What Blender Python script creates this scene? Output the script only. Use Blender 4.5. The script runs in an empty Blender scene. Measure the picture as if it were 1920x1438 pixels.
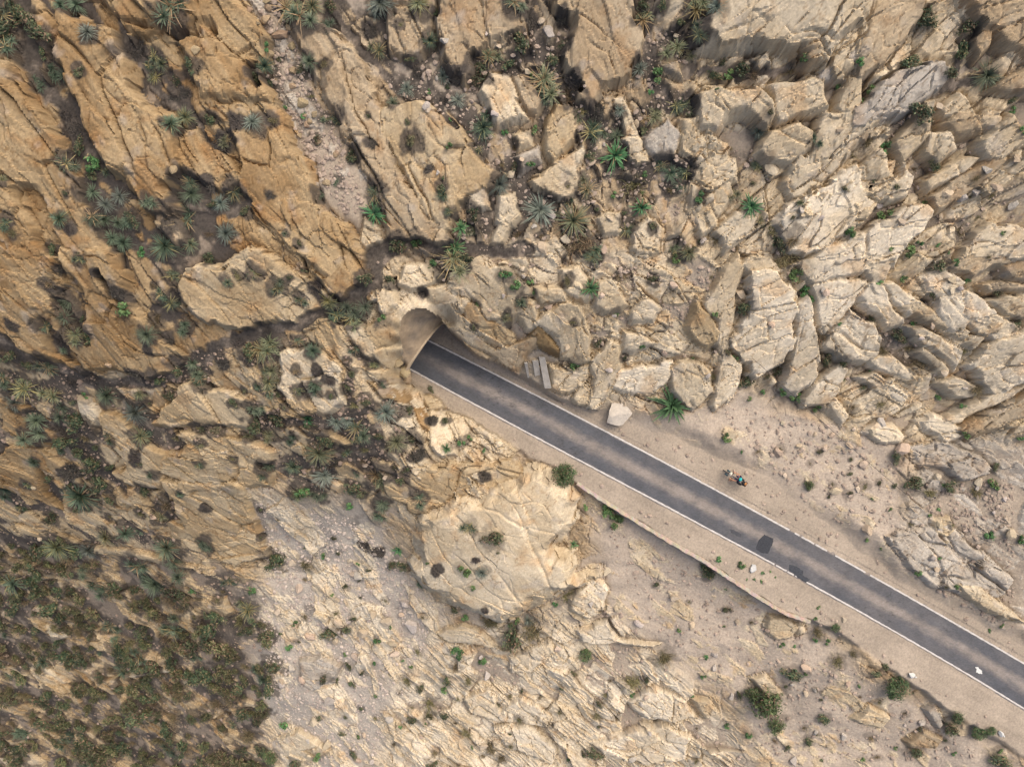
import bpy, bmesh, math, random
import numpy as np
from mathutils import Vector, Matrix, noise as mnoise

# ------------------------------------------------------------------ camera, sky, sun, exposure
SC = bpy.context.scene
COL = SC.collection
CAM_Z = 60.0                      # drone height above the road
FOC = 1492.0                      # focal length in photo pixels (1920 wide)
cam_d = bpy.data.cameras.new('camera')
cam = bpy.data.objects.new('camera', cam_d)
COL.objects.link(cam)
cam.location = (0, 0, CAM_Z)
cam_d.sensor_width = 36.0
cam_d.lens = 36.0 * FOC / 1920.0
cam_d.clip_start = 0.5
cam_d.clip_end = 600.0
SC.camera = cam

SUN_AZ = math.radians(48)         # light comes from the upper right of the picture
SUN_EL = math.radians(58)
world = bpy.data.worlds.new('World')
SC.world = world
world.use_nodes = True
wn = world.node_tree
wn.nodes.clear()
sky = wn.nodes.new('ShaderNodeTexSky')
sky.sky_type = 'NISHITA'
sky.sun_disc = False
sky.sun_elevation = SUN_EL
sky.sun_rotation = math.radians(90) - SUN_AZ
sky.dust_density = 6.0
sky.air_density = 0.7
bg = wn.nodes.new('ShaderNodeBackground')
bg.inputs['Strength'].default_value = 0.15
wo = wn.nodes.new('ShaderNodeOutputWorld')
wn.links.new(sky.outputs[0], bg.inputs[0])
wn.links.new(bg.outputs[0], wo.inputs[0])
sl = bpy.data.lights.new('sun', 'SUN')
sl.energy = 0.9
sl.angle = math.radians(60)
sl.color = (1.0, 0.94, 0.84)
sun = bpy.data.objects.new('sun', sl)
COL.objects.link(sun)
sdir = Vector((math.cos(SUN_AZ) * math.cos(SUN_EL), math.sin(SUN_AZ) * math.cos(SUN_EL), math.sin(SUN_EL)))
sun.rotation_euler = sdir.to_track_quat('Z', 'Y').to_euler()
sun.location = (30, 30, 80)
SC.view_settings.view_transform = 'Standard'
SC.view_settings.look = 'None'
SC.view_settings.exposure = 0.84
SC.view_settings.gamma = 1.0

rnd = random.Random(11)

# ------------------------------------------------------------------ noise
def _h(ix, iy, sd):
    n = (ix.astype(np.uint32) * np.uint32(374761393) + iy.astype(np.uint32) * np.uint32(668265263)
         + np.uint32((sd * 974711 + 12345) & 0xffffffff))
    n = (n ^ (n >> np.uint32(13))) * np.uint32(1274126177)
    n = n ^ (n >> np.uint32(16))
    n = n * np.uint32(2246822519)
    return n ^ (n >> np.uint32(15))
def hf(ix, iy, sd):
    return (_h(ix, iy, sd) & np.uint32(0xffffff)).astype(np.float32) / np.float32(16777216.0)
def gn(x, y, sd):
    x = np.asarray(x, np.float32); y = np.asarray(y, np.float32)
    fx = np.floor(x); fy = np.floor(y)
    ix = fx.astype(np.int64); iy = fy.astype(np.int64)
    dx = x - fx; dy = y - fy
    ux = dx * dx * dx * (dx * (dx * 6 - 15) + 10); uy = dy * dy * dy * (dy * (dy * 6 - 15) + 10)
    def g(a, b):
        t = hf(ix + a, iy + b, sd) * np.float32(6.2831853)
        return np.cos(t) * (dx - a) + np.sin(t) * (dy - b)
    a = g(0, 0); b = g(1, 0); c = g(0, 1); d = g(1, 1)
    return ((a + (b - a) * ux) * (1 - uy) + (c + (d - c) * ux) * uy) * np.float32(1.5)
def fbm(x, y, o, sd, gain=0.5):
    s = 0; a = 1.0; f = 1.0; t = 0
    for i in range(o):
        s = s + a * gn(x * f, y * f, sd + i * 17); t += a
        a *= gain; f *= 2.03
    return s / t
def voro(x, y, sd):
    x = np.asarray(x, np.float32); y = np.asarray(y, np.float32)
    fx = np.floor(x); fy = np.floor(y)
    ix = fx.astype(np.int64); iy = fy.astype(np.int64)
    f1 = np.full(x.shape, 9., np.float32); f2 = f1.copy()
    bx = np.zeros(x.shape, np.int64); by = bx.copy()
    vx = np.zeros(x.shape, np.float32); vy = vx.copy()
    for j in (-1, 0, 1):
        for i in (-1, 0, 1):
            cx = ix + i; cy = iy + j
            h = _h(cx, cy, sd)
            px = (h & np.uint32(0xffff)).astype(np.float32) / 65536.0 * 0.86 + 0.07
            py = (h >> np.uint32(16)).astype(np.float32) / 65536.0 * 0.86 + 0.07
            ddx = (x - fx) - (i + px); ddy = (y - fy) - (j + py)
            d = ddx * ddx + ddy * ddy
            near = d < f1
            f2 = np.where(near, f1, np.minimum(f2, d))
            f1 = np.where(near, d, f1)
            bx = np.where(near, cx, bx); by = np.where(near, cy, by)
            vx = np.where(near, ddx, vx); vy = np.where(near, ddy, vy)
    return np.sqrt(f1), np.sqrt(f2), hf(bx, by, sd + 5), hf(bx, by, sd + 6), hf(bx, by, sd + 7), vx, vy
def sstep(a, b, x):
    t = np.clip((x - a) / (b - a), 0, 1)
    return t * t * (3 - 2 * t)

# ------------------------------------------------------------------ the lie of the land (metres above the road)
CP = [(-250,-250,21),(0,-20,17),(300,0,16.5),(600,0,15),(900,-20,15),(1200,0,14),(1500,-20,14.5),(1920,-20,14),(2150,-250,17),(960,-300,19),
(0,200,15.5),(300,200,14.5),(600,200,13),(900,200,13),(1200,200,11),(1500,200,11.5),(1800,200,11.5),(2150,200,14),(-250,200,17),
(0,400,13),(300,400,12.5),(600,400,11.6),(850,400,10.8),(1050,400,9.2),(1300,400,8),(1600,400,8.6),(1900,400,9.6),(2150,450,11.5),(-250,450,13.5),
(750,480,9.4),(900,485,8.9),(640,500,10),
(0,600,9.6),(300,610,9.0),(550,600,8.6),(680,600,8.6),(748,600,8.6),(745,640,7.8),(760,680,5.6),(800,560,8.6),(860,580,7.2),(900,560,7),(1000,560,6.8),(1000,620,4.6),(1100,600,5.4),(1300,600,5),(1500,600,5.2),(1800,600,6.8),(2150,650,9),
(0,740,4),(200,740,4.6),(400,720,6),(600,720,6.5),(700,700,6.6),(720,740,5),(1050,690,2.2),(1200,710,1.6),(1450,740,1.6),(1700,740,3),(1920,740,5),(-250,760,3),
(0,900,-3),(200,900,-1),(400,900,0.6),(600,850,2.4),(750,800,3.2),(850,830,1.4),(700,900,0.2),(1600,900,1.0),(1800,1000,1.8),(1920,1080,1.6),(1920,900,3.4),(2150,900,6),(2150,1150,2.5),
(-250,1000,-14),(0,1050,-13),(200,1050,-10),(400,1050,-6),(500,1000,-5),(640,1000,-4.6),(800,950,-1.4),(1000,900,-0.5),(950,1050,-2.6),(1120,1000,-2),(1250,1090,-2.6),
(-250,1250,-31),(0,1250,-26),(250,1250,-20),(480,1250,-13),(650,1200,-10),(850,1200,-8),(1000,1200,-6.5),(1200,1200,-4.4),(1400,1200,-2.8),(1600,1270,-1.2),
(-250,1650,-46),(0,1438,-38),(250,1438,-31),(480,1438,-21),(700,1438,-16),(900,1438,-13),(1150,1438,-9.5),(1400,1400,-5.5),(1650,1390,-3),(1860,1430,-1),(700,1650,-22),(1200,1650,-14),(1700,1650,-5),(2150,1550,-0.5),(400,1650,-32),
(800,700,0),(1000,800,0),(1300,960,0),(1600,1120,0),(1900,1280,0),(2150,1420,0)]
CPA = np.array(CP, float)
cpx = (CPA[:, 0] - 960) / FOC * (CAM_Z - CPA[:, 2]); cpy = -(CPA[:, 1] - 719) / FOC * (CAM_Z - CPA[:, 2]); cpz = CPA[:, 2]
def _tps(r2):
    return 0.5 * r2 * np.log(np.maximum(r2, 1e-9))
_n = len(cpx)
_K = _tps((cpx[:, None] - cpx[None]) ** 2 + (cpy[:, None] - cpy[None]) ** 2) + np.eye(_n) * 2.0
_P = np.stack([np.ones(_n), cpx, cpy], 1)
_sol = np.linalg.solve(np.block([[_K, _P], [_P.T, np.zeros((3, 3))]]), np.concatenate([cpz, np.zeros(3)]))
def base(x, y):
    x = np.asarray(x, float); y = np.asarray(y, float)
    s = _sol[_n] + _sol[_n + 1] * x + _sol[_n + 2] * y
    for i in range(_n):
        s = s + _sol[i] * _tps((x - cpx[i]) ** 2 + (y - cpy[i]) ** 2)
    return s
def at(u, v, h=0.0):
    """pixel (u, v) of the image -> ground position (x, y) on the smooth land, h metres up"""
    u = np.asarray(u, float); v = np.asarray(v, float)
    z = np.zeros_like(u)
    for _ in range(25):
        x = (u - 960) / FOC * (CAM_Z - z); y = -(v - 719) / FOC * (CAM_Z - z)
        z = 0.5 * z + 0.5 * (base(x, y) + h)
    return x, y, z
def at0(u, v, z=0.0):
    u = np.asarray(u, float); v = np.asarray(v, float)
    return (u - 960) / FOC * (CAM_Z - z), -(v - 719) / FOC * (CAM_Z - z)
TILE = dict(S=(0, 0, 1), A=(0, 0, 2.995), B=(640, 0, 2.995), C=(1280, 0, 2.995), D=(0, 480, 2.995), E=(640, 480, 2.995),
            F=(1280, 480, 2.995), G=(0, 958, 2.995), H=(640, 958, 2.995), I=(1280, 958, 2.995))
def px(t, a, b):
    o = TILE[t]
    return o[0] + a / o[2], o[1] + b / o[2]

DX = 0.088
GX0, GX1, GY0, GY1 = -74.0, 47.0, -57.0, 30.0
nx = int((GX1 - GX0) / DX) + 1; ny = int((GY1 - GY0) / DX) + 1
gx = (GX0 + np.arange(nx) * DX).astype(np.float32); gy = (GY0 + np.arange(ny) * DX).astype(np.float32)
X, Y = np.meshgrid(gx, gy)
_cx = np.arange(GX0 - 1, GX1 + 2, 0.5); _cy = np.arange(GY0 - 1, GY1 + 2, 0.5)
_cb = base(*np.meshgrid(_cx, _cy))
def upsample(cb, x, y):
    fx = (x - _cx[0]) / 0.5; fy = (y - _cy[0]) / 0.5
    ix = np.clip(fx.astype(int), 0, len(_cx) - 2); iy = np.clip(fy.astype(int), 0, len(_cy) - 2)
    tx = fx - ix; ty = fy - iy
    return (cb[iy, ix] * (1 - tx) + cb[iy, ix + 1] * tx) * (1 - ty) + (cb[iy + 1, ix] * (1 - tx) + cb[iy + 1, ix + 1] * tx) * ty
B0 = upsample(_cb, X, Y).astype(np.float32)
U = 960 + X * FOC / (CAM_Z - B0); V = 719 - Y * FOC / (CAM_Z - B0)
KEEP = (U > -130) & (U < 2050) & (V > -130) & (V < 1570)

def window(xs, ys, m):
    i0 = max(int((min(xs) - m - GX0) / DX), 0); i1 = min(int((max(xs) + m - GX0) / DX) + 2, nx)
    j0 = max(int((min(ys) - m - GY0) / DX), 0); j1 = min(int((max(ys) + m - GY0) / DX) + 2, ny)
    return (slice(j0, j1), slice(i0, i1))
def sdist(x, y, xs, ys):
    """signed distance to a polygon, positive inside"""
    d2 = np.full(x.shape, 1e9, np.float32); ins = np.zeros(x.shape, bool)
    n = len(xs)
    for i in range(n):
        ax, ay, bx, by = xs[i], ys[i], xs[(i + 1) % n], ys[(i + 1) % n]
        ex, ey = bx - ax, by - ay
        wx = x - ax; wy = y - ay
        t = np.clip((wx * ex + wy * ey) / max(ex * ex + ey * ey, 1e-9), 0, 1)
        d2 = np.minimum(d2, (wx - ex * t) ** 2 + (wy - ey * t) ** 2)
        if ay != by:
            c = (ay > y) != (by > y)
            ins ^= c & (x < (bx - ax) * (y - ay) / (by - ay) + ax)
    d = np.sqrt(d2)
    return np.where(ins, d, -d)

# ------------------------------------------------------------------ fractured rock relief
def rock(x, y, ang, sd, L=1.0, stri=1.0, wt=(.50, .34, .14, .05)):
    t = math.radians(ang); c, s = math.cos(t), math.sin(t)
    wa = fbm(x * .45, y * .45, 2, sd) * .7; wb = fbm(x * .40 + 31, y * .40 + 7, 2, sd + 3) * .30
    a = x * c + y * s + wa; b = -x * s + y * c + wb
    z = np.zeros_like(a); tone = np.zeros_like(a)
    for k, (l, asp, A) in enumerate(((2.7, 2.3, wt[0]), (1.1, 2.1, wt[1]), (.48, 1.8, wt[2]), (.24, 1.5, wt[3]))):
        f1, f2, r1, r2, r3, dx, dy = voro(a / (l * asp * L), b / (l * L), sd + 40 * k)
        e = f2 - f1
        live = sstep(-.28, .12, fbm(x * (.22, .4, .6, .8)[k] / L, y * (.22, .4, .6, .8)[k] / L, 2, sd + 200 + k))
        live = live * (.75, .85, .9, .9)[k] + (.25, .15, .1, .1)[k]
        z += live * A * L * ((r1 - .5) + (r2 - .5) * 2.0 * dx + (r3 - .5) * 2.0 * dy)
        if k < 3:
            z -= (.55, .40, .16)[k] * L ** .5 * live * sstep(.25, .75, r2) * np.exp(-(e / (.035, .055, .09)[k]) ** 2)
        tone += live * (r3 - .5) * (.34, .28, .26, .2)[k]
    ph = b * 1.15 / L + .9 * fbm(a * .3, b * .3, 2, sd + 8); fr = ph - np.floor(ph)
    ph2 = b * 3.4 + .8 * fbm(a * .5, b * .8, 2, sd + 10); fr2 = ph2 - np.floor(ph2)
    g1 = sstep(-.1, .3, fbm(x * .3, y * .3, 2, sd + 18)); g2 = sstep(-.15, .25, fbm(x * .35 + 9, y * .35, 2, sd + 19))
    st = fbm(a * .22, b * 2.6, 3, sd + 9)
    z += stri * (.17 * g1 * (fr - .5) + .06 * g2 * (fr2 - .5) + .04 * (1 - 2 * np.abs(st)))
    z += .035 * fbm(x * 3.2, y * 3.2, 2, sd + 12) + .014 * (hf((x * 97).astype(np.int64), (y * 97).astype(np.int64), 3) - .5)
    tone += .22 * g1 * (fr > .86) * -1.0 + .12 * g2 * (fr2 - .5)
    return z, tone, st

PAL = {'o': ((.315, .228, .122), (.240, .152, .068)), 'p': ((.480, .400, .275), (.410, .325, .205)),
       't': ((.355, .280, .180), (.295, .218, .128)), 'g': ((.395, .350, .280), (.335, .288, .222)),
       'b': ((.220, .150, .070), (.175, .115, .055)), 'w': ((.560, .480, .350), (.485, .400, .272)),
       'h': ((.405, .318, .195), (.330, .240, .130))}
def rockcol(pal, x, y, tone, st, sd):
    a, b = PAL[pal]
    m = sstep(-.35, .35, fbm(x * .3, y * .3, 3, sd + 70) + .35 * st)
    iron = sstep(.12, .5, fbm(x * .55 + 9, y * .55, 3, sd + 74))
    grey = sstep(.2, .55, fbm(x * .8, y * .8 + 5, 3, sd + 79))
    crust = sstep(.25, .5, fbm(x * 2.2, y * 2.2, 3, sd + 83)) * .5
    vein = np.exp(-(fbm(x * .75, y * .75 + 3, 3, sd + 88) / .022) ** 2) * sstep(-.1, .25, fbm(x * .4, y * .4, 2, sd + 89))
    vein2 = np.exp(-(fbm(x * 1.7 + 5, y * 1.7, 2, sd + 91) / .03) ** 2) * sstep(.0, .3, fbm(x * .5, y * .5 + 7, 2, sd + 92))
    vein = np.clip(vein * 1.25 + vein2 * .9, 0, 1.3)
    spk = .90 + .20 * hf((x * 91).astype(np.int64), (y * 91).astype(np.int64), 13)
    out = []
    for k in range(3):
        v = b[k] + (a[k] - b[k]) * m
        v = v * (1 + .30 * tone)
        v = v + (b[k] * (.95, .78, .62)[k] - v) * iron * .55
        v = v + ((.34, .30, .25)[k] - v) * grey * .40
        v = v * (1 - crust * (.22, .28, .34)[k])
        v = v * (1 - vein * (.30, .36, .42)[k]) * spk
        out.append(v)
    return np.stack(out, -1)

H = B0.copy() + (.55 * fbm(X * .16, Y * .16, 3, 3)).astype(np.float32)
C = np.zeros(X.shape + (3,), np.float32)
ROCKY = np.zeros(X.shape, np.float32)
LAB = np.full(X.shape, -1, np.int16)
LIT = np.zeros(X.shape, np.float32)

# zones: outline, bedding angle, block size, height of blocks, how deep soil lies, rock palette, soil colour, dark litter, feather
TAN = (.300, .245, .180); GREY = (.385, .332, .262); DUST = (.360, .295, .222); RED = (.230, .180, .128)
ZONES = [
 ([(-500,-500),(2500,-500),(2500,2200),(-500,2200)], -50, 1.0, .7, -.1, 't', TAN, .3, 1),
 ([(-400,-400),(640,-400),(640,300),(720,480),(560,620),(340,700),(-400,700)], -62, 1.5, .62, -.22, 'o', RED, .66, 2),
 ([(560,-400),(1240,-400),(1300,200),(1320,470),(1000,480),(720,470),(620,250)], -62, 1.2, .85, -.20, 't', TAN, .60, 2),
 ([(1240,-400),(2300,-400),(2300,760),(1900,760),(1560,760),(1300,760),(1260,500)], 42, 1.5, 1.10, -.34, 'p', TAN, .42, 2),
 ([(840,490),(1000,470),(1330,470),(1340,740),(1100,760),(860,640)], -25, .9, 1.1, -.20, 'p', TAN, .32, 1.5),
 ([(1640,440),(2300,250),(2300,900),(1560,780)], 32, 1.2, 1.0, -.20, 'p', TAN, .42, 2),
 ([(-400,690),(340,700),(560,620),(700,540),(790,720),(830,780),(960,850),(800,960),(500,900),(480,1050),(-400,1100)], -50, 1.3, .85, -.10, 'h', RED, .62, 2),
 ([(-600,1000),(480,1050),(520,1180),(500,1300),(540,1900),(-600,1900)], -30, 1.2, 1.1, .02, 'h', RED, .50, 3),
 ([(705,500),(830,520),(800,620),(770,720),(830,780),(985,850),(1070,900),(1020,980),(800,1010),(730,930),(740,850),(680,720),(650,640)], -52, .8, 1.0, -.40, 'p', TAN, .1, 1.5),
 ([(470,930),(640,950),(760,1040),(830,1150),(830,1250),(760,1300),(740,1438),(800,1900),(520,1900),(490,1300),(480,1080)], -60, .8, 1.0, -.04, 'w', GREY, .36, 4),
 ([(740,1290),(830,1190),(1000,1170),(1130,1080),(1180,1180),(1290,1250),(1330,1330),(1440,1480),(1400,1900),(700,1900)], -42, 1.1, .80, -.30, 'w', TAN, .08, 4),
 ([(1080,900),(1530,1180),(1640,1260),(1920,1440),(1920,1900),(1500,1900),(1440,1450),(1340,1300),(1160,1150),(1120,1000)], -40, .6, .55, .12, 'p', DUST, .24, 2),
 ([(1180,770),(1350,745),(1560,770),(1700,850),(1670,900),(1690,1000),(1920,1190),(1920,1250),(1500,1000),(1200,830)], -38, .5, .45, .16, 'p', DUST, .16, 1.5),
 ([(1670,890),(1800,840),(2300,840),(2300,1330),(1920,1205),(1740,1110),(1690,1000)], -36, .8, .65, -.02, 'g', TAN, .30, 2),
 ([(470,-200),(530,0),(560,70),(600,150),(640,260),(665,330),(695,400),(690,440),(640,405),(610,390),(575,300),(520,190),(492,140),(487,60),(455,0),(430,-200)], -60, .6, .7, .05, 'g', TAN, .32, 1.5),
]
for zi, (poly, ang, L, amp, soil, pal, scol, lit, fe) in enumerate(ZONES):
    pu = np.array([p[0] for p in poly], float); pv = np.array([p[1] for p in poly], float)
    xs, ys, _ = at(np.clip(pu, -250, 2150), np.clip(pv, -250, 1650)) if zi else (np.array([-90, 60, 60, -90.]), np.array([-70, -70, 45, 45.]), 0)
    w = window(xs, ys, fe + 1)
    x, y = X[w], Y[w]
    wx = x + 2.2 * fbm(x * .2, y * .2, 4, 800 + zi); wy = y + 2.2 * fbm(x * .2, y * .2, 4, 830 + zi)
    m = sstep(-fe * .5, fe * .5, sdist(wx, wy, xs, ys)) if zi else np.ones(x.shape)
    m = m.astype(np.float32)
    idx = np.nonzero((m > .002) & KEEP[w])
    if not len(idx[0]):
        continue
    xx, yy = x[idx], y[idx]
    r, tone, st = rock(xx, yy, ang, 100 + zi * 131, L, {7: 1.6, 10: 2.8, 8: 1.6}.get(zi, 1.0), (.92, .46, .17, .06))
    so = .10 * fbm(xx * .7, yy * .7, 3, 60 + zi) + .03 * fbm(xx * 5, yy * 5, 2, 61 + zi) + soil * amp
    rz = r * amp
    ex = rz - so
    surf = np.maximum(rz, so)
    rk = sstep(-.02, .04, ex)
    rc = rockcol(pal, xx, yy, tone, st, 100 + zi * 131)
    sp = .90 + .20 * hf((xx * 14).astype(np.int64), (yy * 14).astype(np.int64), 77)
    pat = fbm(xx * .5, yy * .5, 4, 90 + zi)
    lm = sstep(.50 - lit, .62 - lit, fbm(xx * .42, yy * .42, 4, 95 + zi) * .5 + .12 * fbm(xx * 2.2, yy * 2.2, 2, 98) )
    lm = lm * min(1, lit * 1.5)
    sc = np.stack([(scol[k] * (1 + .22 * pat)) * sp for k in range(3)], -1)
    dk = np.stack([c0 * sp for c0 in (.062, .051, .041)], -1)
    sc = sc * (1 - lm[:, None]) + dk * lm[:, None]
    col = rc * rk[:, None] + sc * (1 - rk[:, None])
    mm = m[idx]
    Hn = B0[w][idx] + .55 * fbm(xx * .16, yy * .16, 3, 3) + surf
    sub = H[w]; sub[idx] = sub[idx] * (1 - mm) + Hn * mm; H[w] = sub
    sub = C[w]; sub[idx] = sub[idx] * (1 - mm[:, None]) + col * mm[:, None]; C[w] = sub
    sub = ROCKY[w]; sub[idx] = sub[idx] * (1 - mm) + rk * mm; ROCKY[w] = sub

# road corridor: level, dusty
UP = [(802,637),(964,720),(1037,760),(1280,882),(1413,957),(1480,993),(1614,1070),(1920,1243)]
LO = [(774,696),(857,738),(940,784),(1041,839),(1141,894),(1280,965),(1514,1091),(1714,1205),(1920,1328)]
ux, uy = at0(*np.array(UP, float).T); lx, ly = at0(*np.array(LO, float).T)
pu_ = np.polyfit(ux, uy, 3); pl_ = np.polyfit(lx, ly, 3)
def road_edges(x):
    """points on the upper and lower edge line; straight on inside the tunnel"""
    def ev(p, x, x0):
        if x < x0:
            return np.polyval(p, x0) + np.polyval(np.polyder(p), x0) * (x - x0)
        return np.polyval(p, x)
    return ev(pu_, x, -6.0), ev(pl_, x, -7.0)
CORR = [(829,604),(846,618),(900,668),(985,712),(1060,757),(1120,778),(1180,806),(1260,822),(1350,862),(1440,905),(1520,965),(1600,1024),(1700,1098),(1800,1152),(1920,1216),(2150,1330),
        (2150,1570),(1990,1452),(1870,1388),(1800,1342),(1720,1290),(1640,1230),(1590,1196),(1530,1168),(1470,1150),(1400,1106),(1320,1053),(1220,996),(1130,940),(1078,902),(1010,866),(985,850),(930,812),(850,768),(800,735),(774,716),(760,707)]
cxs, cys = at0(*np.array(CORR, float).T)
w = window(cxs, cys, 3)
x, y = X[w], Y[w]
wx = x + .35 * fbm(x * .5, y * .5, 3, 700); wy = y + .35 * fbm(x * .5, y * .5, 3, 701)
dco = sdist(wx, wy, cxs, cys)
lowside = (y < np.polyval(pl_, np.clip(x, -7, 60)))
m = np.where(lowside, sstep(-.35, .15, dco), sstep(-1, 0, (dco - .25) / (.55 + 1.3 * sstep(3, 9, x))))
behind = (x - at0(775, 712)[0]) * (-.831) + (y - at0(775, 712)[1]) * .556      # >0 behind the portal line
m = np.where(behind > .40, 0, m)
gz = -.05 + .035 * fbm(x * .6, y * .6, 3, 710) + .012 * fbm(x * 5, y * 5, 2, 711)
H[w] = H[w] * (1 - m) + gz * m
sp = .88 + .24 * hf((x * 14).astype(np.int64), (y * 14).astype(np.int64), 78)
pat = fbm(x * .35, y * .35, 4, 712)
rut = fbm((x * .885 - y * .465) * .12, (x * .465 + y * .885) * 2.2, 3, 714)
gcol = np.stack([c0 * (1 + .26 * pat + .16 * rut) * sp for c0 in (.275, .226, .168)], -1)
C[w] = C[w] * (1 - m[..., None]) + gcol * m[..., None]
ROCKY[w] = ROCKY[w] * (1 - m)
# nothing dips below the road on its upper side
_up = np.array([np.polyval(pu_, min(max(v, -6.0), 44)) for v in gx])
_mk = (Y > _up[None]) & (Y < _up[None] + 9) & (X > -4.5)
_fl = -.02 + .04 * fbm(X * .6, Y * .6, 3, 719) + .022 * np.maximum(Y - _up[None], 0)
H = np.where(_mk, np.maximum(H, _fl) * .6 + .4 * np.where(H > _fl, H, _fl), H).astype(np.float32)
CORRM = np.zeros(X.shape, np.float32); CORRM[w] = m
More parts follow.
